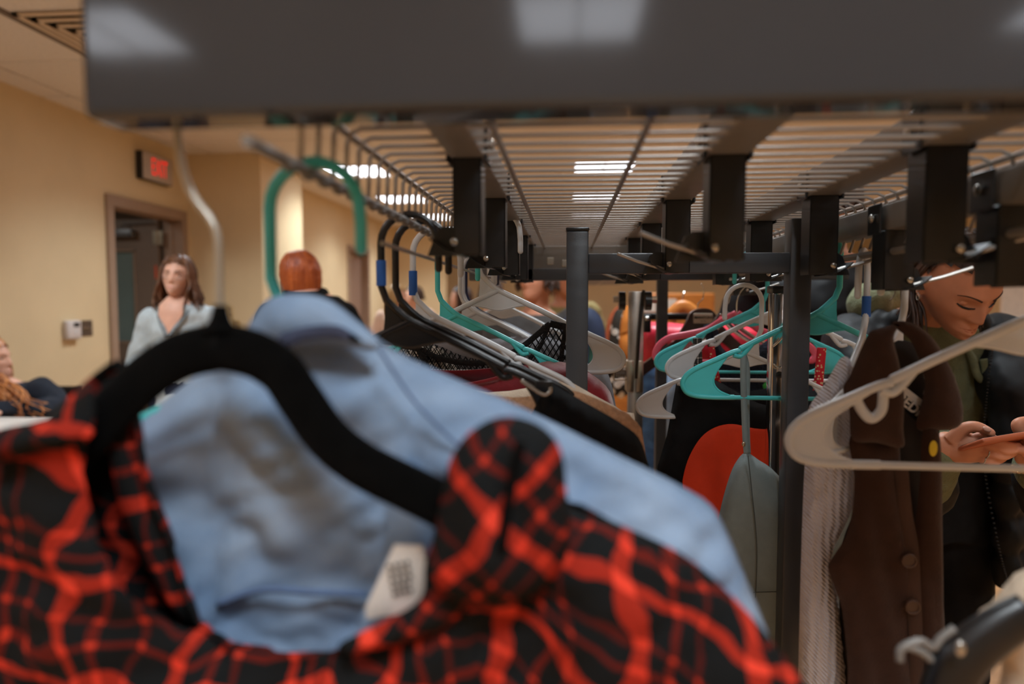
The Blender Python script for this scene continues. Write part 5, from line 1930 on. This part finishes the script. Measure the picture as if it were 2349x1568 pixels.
# ---- copper-haired person seen from behind
p = at(690, 632, 3.35)
t = thing('person', (p.x + .02, 3.35, 0), 'person with copper red hair and black hoodie seen from behind', 'person', rz=math.radians(196))
s = .975
sp = [((0, 0, .80 * s), .165, .12), ((0, 0, .95 * s), .165, .12), ((0, -.02, 1.10 * s), .15, .11), ((-.02, -.03, 1.22 * s), .175, .125), ((-.04, -.02, 1.30 * s), .185, .105), ((-.02, -.02, 1.36 * s), .12, .085), ((0, -.04, 1.40 * s), .062, .062)]
HM = head_matrix(Vector((.03, -.07, p.z + .005)), math.radians(48), math.radians(14), 0, 1.0)
arms = [((-.19, -.02, 1.26 * s), (-.28, -.10, 1.02 * s), (-.22, -.28, .95 * s), (.3, -.9, 0), (0, 0, 1), .4, 1),
        ((.17, -.02, 1.25 * s), (.24, -.12, 1.02 * s), (.2, -.3, .95 * s), (-.3, -.9, 0), (0, 0, 1), .4, -1)]
lg = legs_std(s)
body_base(t, HM, sp, arms, lg, SKIN2, .008)
face_parts(t, HM, lip_m=LIP2, skin=SKIN2)
def hood(mb):
    for k in range(14):
        a = -1.9 + 3.8 * k / 13
        mb.ell((-.0 + .085 * math.sin(a), -.02 + .085 * math.cos(a), 1.365 * s - .02 * math.cos(a)), (.035, .035, .03), 10, 8)
clothes(t, 'hoodie', mat('black_fleece', '#151414', 0.95, spec=0.15, var=0.15, vscale=30), sp[:-1], [A[:3] for A in arms], grow=.022, arm_r=(.070, .066, .055), wr=.010, wsc=9, extra=hood)
clothes(t, 'trousers', M_BLACKC, None, (), [l[:3] for l in lg], extra=lambda mb: torso(mb, sp[:3], .016))
shoes(t, lg)
hair_long(t, HM, H_RED, .115, 60, .005, 11, 1.0, n=80, fluff=.2)

# ---- seated person with long ginger waves at the table
p = at(5, 822, 3.42)
t = thing('person', (p.x - .03, 3.42, 0), 'seated person with long wavy ginger hair and dark navy sweater at the table', 'person', rz=math.radians(10))
hz_ = p.z
sp = [((0, .05, .50), .18, .15), ((0, .05, .60), .175, .14), ((0, .03, .70), .15, .12), ((.02, .01, .80), .175, .125), ((.02, 0, hz_ - .17), .18, .105), ((0, 0, hz_ - .13), .12, .08), ((0, 0, hz_ - .10), .06, .06)]
HM = head_matrix(Vector((-.02, -.03, hz_)), math.radians(92), math.radians(2), 0, 1.0)
arms = [((-.19, 0, hz_ - .18), (-.28, -.05, .72), (-.15, -.30, .755), (.5, -.8, 0), (0, 0, 1), .4, 1),
        ((.21, 0, hz_ - .18), (.31, -.04, .72), (.2, -.30, .755), (-.5, -.8, 0), (0, 0, 1), .4, -1)]
lg = [((sx * .1, 0, .50), (sx * .11, -.42, .50), (sx * .1, -.40, .09)) for sx in (-1, 1)]
body_base(t, HM, sp, arms, lg, SKIN2, .007)
face_parts(t, HM, lip_m=LIP2, skin=SKIN2, brow_m=H_GINGER)
clothes(t, 'sweater', mat('navy_sweater', '#191f2b', 0.95, var=0.1, vscale=40), sp[:-1], [A[:3] for A in arms], grow=.028, arm_r=(.08, .07, .052), wr=.010, wsc=9)
clothes(t, 'trousers', M_NAVYJ, None, (), [l[:3] for l in lg], extra=lambda mb: torso(mb, sp[:2], .016))
shoes(t, lg)
hair_long(t, HM, H_GINGER, .30, 66, .028, 21, 1.0, n=64, fluff=2.2)
rnd = random.Random(8)
mb = MB()
for j in range(90):
    u, v = rnd.random(), rnd.random()
    d0 = 3.36 - .14 * rnd.random()
    x0, x1 = -40 + 50 * u, -45 + 155 * u * (.6 + .5 * v)
    y1 = 1000 - 30 * u - 45 * rnd.random()
    pts = []
    for q in range(9):
        w_ = q / 8
        pts.append(tuple(at(x0 + (x1 - x0) * w_ ** 1.2 + 13 * math.sin(w_ * 10 + j * 1.7) * (.3 + w_), (862 - 20 * (1 - u)) + (y1 - 862) * w_ + 3 * math.cos(j + w_ * 7), d0 - .05 * w_)))
    P_ = spline(pts, 3)
    n = len(P_)
    mb.tube([tuple(Vector(q) - Vector(t.location)) for q in P_], [.0065 * (.5 + .5 * math.sin(PI * min(1, .15 + i / n))) for i in range(n)], 6, flat=(1, .6))
o = mb.build('long_waves', H_GINGER, t)
o.data.transform(Matrix.Rotation(-t.rotation_euler.z, 4, 'Z'))
ch_ = thing('chair', (p.x - .03, 3.5, 0), 'dark chair under the seated person', 'chair')
MB().rbox((-.22, -.22, .36), (.22, .22, .385), .012, 2).build('seat', M_BLACKP, ch_)
MB().rbox((-.21, .27, .5), (.21, .295, .80), .012, 2).build('backrest', M_BLACKP, ch_)
for sx in (-.19, .19):
    MB().tube([(sx, -.19, 0), (sx, -.19, .37)], .012, 8).build('leg', M_POST, ch_)
    MB().tube([(sx, .2, 0), (sx, .2, .37), (sx, .28, .6)], .012, 8).build('leg', M_POST, ch_)


# ---- small figures far down the room
def far_person(px, py, d, label, yaw, hair, top_m, s=.95, hl=.2, rz=0.0, sk=SKIN2, style=True, wide=1.0):
    p_ = at(px, py, d)
    t_ = thing('person', (p_.x, d, 0), label, 'person', rz=rz)
    k = p_.z / 1.575
    sp_ = [(q[0], q[1] * wide, q[2] * wide) for q in stand(k)]
    HM_ = head_matrix(Vector((0, -.015, p_.z)), yaw, .05, 0, 1.0)
    arms_ = [((-.185 * k * wide, 0, 1.34 * k), (-.25 * wide, .02, 1.06 * k), (-.2, -.15, .92 * k), (.1, -.9, -.1), (0, 0, 1), .5, 1),
             ((.185 * k * wide, 0, 1.34 * k), (.25 * wide, .02, 1.06 * k), (.2, -.15, .92 * k), (-.1, -.9, -.1), (0, 0, 1), .5, -1)]
    lg_ = legs_std(k)
    body_base(t_, HM_, sp_, arms_, lg_, sk, .010)
    clothes(t_, 'top', top_m, sp_[:-1], [A[:3] for A in arms_], grow=.025, arm_r=(.075, .065, .05), wr=.008, voxel=.012)
    clothes(t_, 'trousers', M_NAVYJ, None, (), [l[:3] for l in lg_], extra=lambda mb: torso(mb, sp_[:3], .014), voxel=.014)
    shoes(t_, lg_)
    if style:
        hair_long(t_, HM_, hair, hl, 60, .01, int(px), 1.0, n=40)
    return t_, HM_


M_CREAMK = mat('cream_knit', '#d8cbb8', 0.95, var=0.08, vscale=60)
M_BLUSH = mat('blush_knit', '#d9b9a6', 0.95, var=0.08, vscale=60)
M_GREYJ = mat('charcoal_jacket', '#3f3d3c', 0.85, var=0.1, vscale=20)
t_, _ = far_person(912, 682, 6.6, 'blond person in blush top far down the room', math.radians(70), H_BLOND, M_BLUSH, rz=0)
t_, _ = far_person(950, 680, 7.4, 'dark haired person with hair up beside the blond one', math.radians(-50), H_DARK, M_BLUSH, hl=.03)
t_, _ = far_person(1058, 683, 6.8, 'long dark haired person in cream knit seen in profile', math.radians(-72), H_DARK, M_CREAMK)
t_, _ = far_person(1128, 672, 5.2, 'brown haired person turned away far behind the white hangers', math.radians(170), H_DARK, M_GREYJ, hl=.04)
t_, _ = far_person(1232, 640, 3.3, 'person in charcoal jacket behind the hangers, face hidden by the rack', math.radians(-30), H_DARK, M_GREYJ, hl=.05, sk=SKIN)
t_, _ = far_person(1292, 640, 4.3, 'person in olive top behind the centre post', math.radians(20), H_BROWN, mat('olive_top', '#8a7a4a', 0.9, var=0.1), hl=.1, sk=SKIN)
# black puffer person beyond the teal hanger
t_, _ = far_person(1905, 470, 2.35, 'person in black puffer jacket behind the teal hanger, head hidden by the rack', math.radians(160), H_DARK, M_PUFF, hl=.03, wide=1.25)

# ---- woman with the phone beside the rack
wd = 1.61
HS = .98
HR = head_matrix(Vector((0, 0, 0)), math.radians(14.7), math.radians(44), math.radians(-8.7), HS)
hp = Vector((.8726, 1.609, 1.3464))
t = thing('person', (hp.x + .03, wd + .05, 0), 'person in olive hoodie and black puffer looking down at a phone', 'person')
O = Vector((t.location.x, t.location.y, 0))
loc = lambda a, b, dd: at(a, b, dd) - O
HM = Matrix.Translation(hp - O) @ HR
zz = hp.z
sp = [((.02, .20, .70), .17, .12), ((.02, .20, .84), .165, .12), ((.02, .20, .98), .14, .10), ((.02, .19, 1.10), .155, .112), ((.02, .18, zz - .150), .17, .10), ((.01, .17, zz - .10), .11, .08), ((0, .15, zz - .065), .06, .06)]
wr_ = loc(2168, 1022, 1.260)
wl_ = loc(2372, 1052, 1.240)
el_r = loc(2085, 1095, 1.460)
el_l = loc(2440, 1120, 1.420)
sh_r = (-.155, .18, zz - .16)
sh_l = (.195, .18, zz - .16)
lg = [((.02 + sx * .09, .20, .76), (.02 + sx * .095, .16, .42), (.02 + sx * .09, .22, .09)) for sx in (-1, 1)]


def fingers(mb):
    # her right hand, back of the hand to the viewer, cradling the phone from below
    L = lambda a, b, dd: tuple(loc(a, b, dd))
    mb.tube(spline([L(2168, 1024, 1.260), L(2190, 1026, 1.245), L(2222, 1027, 1.230), L(2250, 1026, 1.222)], 4), [.024, .025, .026, .027, .028, .028, .028, .028, .028, .027, .026, .024, .020], 14, flat=(.6, 1))
    ch = [
        ([(2240, 1000, 1.222), (2276, 1004, 1.204), (2308, 1019, 1.196), (2336, 1021, 1.204)], [.0082, .0072, .0066, .0054]),
        ([(2244, 1015, 1.222), (2280, 1022, 1.202), (2312, 1034, 1.196), (2338, 1030, 1.206)], [.0082, .0072, .0065, .0053]),
        ([(2242, 1032, 1.224), (2272, 1040, 1.206), (2302, 1048, 1.202), (2326, 1040, 1.210)], [.0078, .0069, .0062, .0051]),
        ([(2236, 1048, 1.228), (2260, 1056, 1.212), (2284, 1060, 1.210), (2304, 1052, 1.216)], [.0070, .0062, .0056, .0048]),
        ([(2186, 1008, 1.240), (2210, 984, 1.222), (2240, 978, 1.208), (2273, 992, 1.198)], [.0150, .0112, .0096, .0072]),
    ]
    for pts, rad in ch:
        P_ = spline([L(*q) for q in pts], 5)
        n = len(P_)
        R_ = []
        for i in range(n):
            u = i / (n - 1) * 3
            k = min(int(u), 2)
            R_.append(rad[k] + (rad[k + 1] - rad[k]) * (u - k))
        mb.tube(P_, R_, 10)
        mb.ell(P_[-1], (R_[-1],) * 3, 10, 8)
    # her left hand at the far edge of the phone
    mb.tube(spline([L(2372, 1052, 1.240), L(2368, 1030, 1.230), L(2362, 1005, 1.220)], 4), [.027, .029, .031, .032, .032, .032, .031, .03, .029], 14, flat=(.55, 1))
    for pts, rad in (
        ([(2358, 1000, 1.215), (2340, 985, 1.210), (2336, 972, 1.208), (2352, 966, 1.208)], [.013, .0115, .0105, .009]),
        ([(2372, 1000, 1.220), (2376, 1020, 1.195), (2362, 1030, 1.192), (2345, 1032, 1.195)], [.0100, .0092, .0085, .0070]),
        ([(2380, 1010, 1.220), (2384, 1032, 1.195), (2370, 1042, 1.192), (2352, 1042, 1.198)], [.0098, .0090, .0082, .0068]),
        ([(2386, 1022, 1.225), (2388, 1042, 1.200), (2376, 1052, 1.198), (2360, 1052, 1.202)], [.0095, .0086, .0078, .0066]),
        ([(2388, 1034, 1.230), (2388, 1052, 1.210), (2378, 1060, 1.208), (2366, 1060, 1.210)], [.0085, .0078, .0070, .0060]),
    ):
        P_ = spline([L(*q) for q in pts], 5)
        n = len(P_)
        R_ = []
        for i in range(n):
            u = i / (n - 1) * 3
            k = min(int(u), 2)
            R_.append(rad[k] + (rad[k + 1] - rad[k]) * (u - k))
        mb.tube(P_, R_, 10)
        mb.ell(P_[-1], (R_[-1],) * 3, 10, 8)


arms = [(sh_r, tuple(el_r), tuple(wr_)), (sh_l, tuple(el_l), tuple(wl_))]
body_base(t, HM, sp, arms, lg, SKIN, .0028, hands=False, smile=.7, extra=fingers, neck_r=.05)
face_parts(t, HM, lids=.93, smile=.7, lip_m=mat('lips_rose', '#a8583f', 0.4, spec=0.4, var=0.05))
# thumb nail
q = loc(2264, 984, 1.190)
MB().ell(q, (.0075, .0025, .0040), 12, 8, Matrix.Rotation(math.radians(26), 3, 'Y')).build('thumb_nail', NAIL, t)
# hoodie: body, sleeves to the wrist, hood behind the neck, neck roll, drawcord
cuff_r = tuple(loc(2150, 1030, 1.280))
cuff_l = tuple(loc(2385, 1075, 1.255))
def hood2(mb):
    for k in range(16):
        a = -2.2 + 4.4 * k / 15
        mb.ell((0 + .098 * math.sin(a), .155 + .085 * math.cos(a), zz - .115 + .025 * math.cos(a)), (.036, .034, .030), 10, 8)
    # fallen hood bulging at her right shoulder and back
    mb.ell((-.115, .20, zz - .055), (.055, .06, .055), 12, 10)
    mb.ell((-.05, .255, zz - .05), (.09, .05, .06), 12, 10)
    mb.ell((.07, .25, zz - .06), (.08, .05, .055), 12, 10)
clothes(t, 'hoodie', M_OLIVE, sp[1:-1], [(sh_r, tuple(el_r), cuff_r), (sh_l, tuple(el_l), cuff_l)], grow=.014, arm_r=(.062, .055, .043), voxel=.007, wr=.006, wsc=14, extra=hood2)
mb = MB().tube(spline([(.06, .085, zz - .15), (.068, .055, zz - .185), (.075, .048, zz - .22), (.088, .048, zz - .235), (.096, .05, zz - .22), (.092, .055, zz - .185)], 6), .009, 8)
mb.build('drawcord', M_OLIVE, t)
# open black puffer: two front panels, collar and sleeves
def puff_tor(mb):
    # a quilted shell open at the front
    for row in range(7):
        zc = zz - .185 - .085 * row
        for k in range(26):
            a = -PI / 2 + .62 + (2 * PI - 1.24) * k / 25
            rx, ry = .205 + .006 * row, .155 + .004 * row
            mb.ell((.02 + rx * math.cos(a), .19 + ry * math.sin(a), zc), (.034, .034, .050), 10, 8)
    for k in range(12):
        a = -PI / 2 + .85 + (2 * PI - 1.7) * k / 11
        mb.ell((.01 + .125 * math.cos(a), .18 + .115 * math.sin(a), zz - .105), (.03, .03, .045), 10, 8)
pk = clothes(t, 'puffer_jacket', M_PUFF, None, [(sh_r, tuple(el_r), tuple(Vector(el_r).lerp(Vector(cuff_r), .45))), (sh_l, tuple(el_l), tuple(Vector(el_l).lerp(Vector(cuff_l), .6)))], arm_r=(.085, .078, .062), voxel=.009, wr=.006, wsc=16, extra=puff_tor)
# zip along the open edge
zp = [loc(2276, 800, 1.66), loc(2264, 900, 1.64), loc(2258, 1000, 1.63), loc(2262, 1100, 1.63), loc(2290, 1250, 1.63), loc(2310, 1330, 1.64)]
mb = MB()
for q in spline([tuple(v) for v in zp], 14):
    mb.rbox((q.x - .002, q.y - .002, q.z - .0016), (q.x + .002, q.y + .002, q.z + .0016), .0004, 1)
o = mb.build('zip', M_INK, t)
o['kind'] = 'stuff'
clothes(t, 'trousers', M_BLACKC, None, (), [l[:3] for l in lg], leg_r=(.105, .082, .068), extra=lambda mb: torso(mb, sp[:3], .02), wr=.008)
shoes(t, lg)
# hair tucked behind the ear, hanging behind the jaw
rnd = random.Random(5)
mb = MB()
nu, nv = 56, 26
idx = {}
for i in range(nv + 1):
    th = .02 + (PI * .66) * i / nv
    for k in range(nu):
        ph = 2 * PI * k / nu
        nx, ny, nz = math.sin(th) * math.cos(ph), math.sin(th) * math.sin(ph), math.cos(th)
        if (ny < -.02 and nz < .52 + .30 * (1 - abs(nx)) * .6) or (abs(nx) > .8 and nz < .15 and ny < .35):
            continue
        rr = 1.0 + .02 * math.sin(ph * 17 + 3 * math.sin(th * 4))
        idx[i, k] = len(mb.v)
        mb.v.append(tuple(HM @ Vector((.082 * nx * rr, .104 * ny * rr + .003, .121 * nz * rr + .003))))
for i in range(nv):
    for k in range(nu):
        q = [(i, k), (i + 1, k), (i + 1, (k + 1) % nu), (i, (k + 1) % nu)]
        if all(c in idx for c in q):
            mb.f.append(tuple(idx[c] for c in q))
for sx in (-1, 1):
    for j in range(26):
        u = rnd.random()
        st = Vector((sx * (.072 + .008 * rnd.random()), .018 + .055 * u, .035 - .01 * u))
        p0 = HM @ Vector((sx * .03, .0 + .06 * u, .116))
        p1 = HM @ Vector((sx * .066, .01 + .06 * u, .075))
        p2 = HM @ st
        p3 = HM @ Vector((sx * (.072 + .006 * rnd.random()), .026 + .05 * u, -.04))
        L = .085 + .05 * rnd.random()
        fwd = Vector((0.02 * (rnd.random() - .3), -.03 * rnd.random(), 0))
        p4 = p3 + Vector((0, 0, -L * .5)) + fwd
        p5 = p3 + Vector((sx * .004, 0, -L)) + fwd * 1.5
        P_ = spline([p0, p1, p2, p3, p4, p5], 4)
        n = len(P_)
        mb.tube(P_, [.0055 * (1 - .8 * max(0, (i / n - .65) / .35)) for i in range(n)], 6, flat=(1, .7))
    for j in range(7):      # fine flyaway strands
        p2 = HM @ Vector((sx * .076, .03 + .05 * rnd.random(), .0))
        a = Vector((sx * (.01 + .03 * rnd.random()), -.01 + .02 * rnd.random(), -.06 - .06 * rnd.random()))
        P_ = spline([p2, p2 + a * .4 + Vector((sx * .012, 0, .0)), p2 + a * .8 + Vector((-sx * .004, 0, 0)), p2 + a], 5)
        mb.tube(P_, .0009, 5)
mb.build('hair', H_DARK, t)
# earrings
ec = HM @ Vector((-.079, .002, -.036))
mb = MB().tube([tuple(ec + Vector((0, .0065 * math.cos(a), .0085 * math.sin(a) - .004))) for a in [2 * PI * k / 16 for k in range(17)]], .0011, 6, caps=False)
mb.build('earring', M_BOLT, t)
MB().ell(HM @ Vector((-.081, .008, -.024)), (.0022,) * 3, 10, 8).build('ear_stud', M_BOLT, t)
# rings and bracelet
for a, b, dd, r in ((2262, 1038, 1.211, .0090), (2254, 1053, 1.216, .0080)):
    c = loc(a, b, dd)
    pts = [tuple(c + Vector((.0015 * math.sin(an), r * math.cos(an), r * math.sin(an)))) for an in [2 * PI * k / 20 for k in range(21)]]
    MB().tube(pts, .0013, 6, caps=False).build('ring', M_BOLT, t)
c = loc(2374, 1066, 1.245)
mb = MB()
for k in range(22):
    an = 2 * PI * k / 22
    mb.ell(c + Vector((.033 * math.cos(an), .030 * math.sin(an), .012 * math.cos(an))), (.0042, .0042, .0022), 8, 6)
mb.build('bracelet', mat('gold_chain', '#b58a4c', 0.3, metal=0.9, var=0.1), t)

# phone in her hands
pc = at(2325, 1004, 1.198)
t = thing('phone', tuple(pc), 'phone in an orange-brown case held in both hands', 'phone')
t.rotation_euler = (math.radians(-24), math.radians(-9), math.radians(6))
MB().rbox((-.075, -.036, -.004), (.075, .036, .004), .0035, 3).build('case', mat('tan_phone_case', '#b4613f', 0.45, var=0.04), t)
MB().rbox((-.071, -.032, .0035), (.071, .032, .0046), .0005, 1).build('screen', M_INK, t)
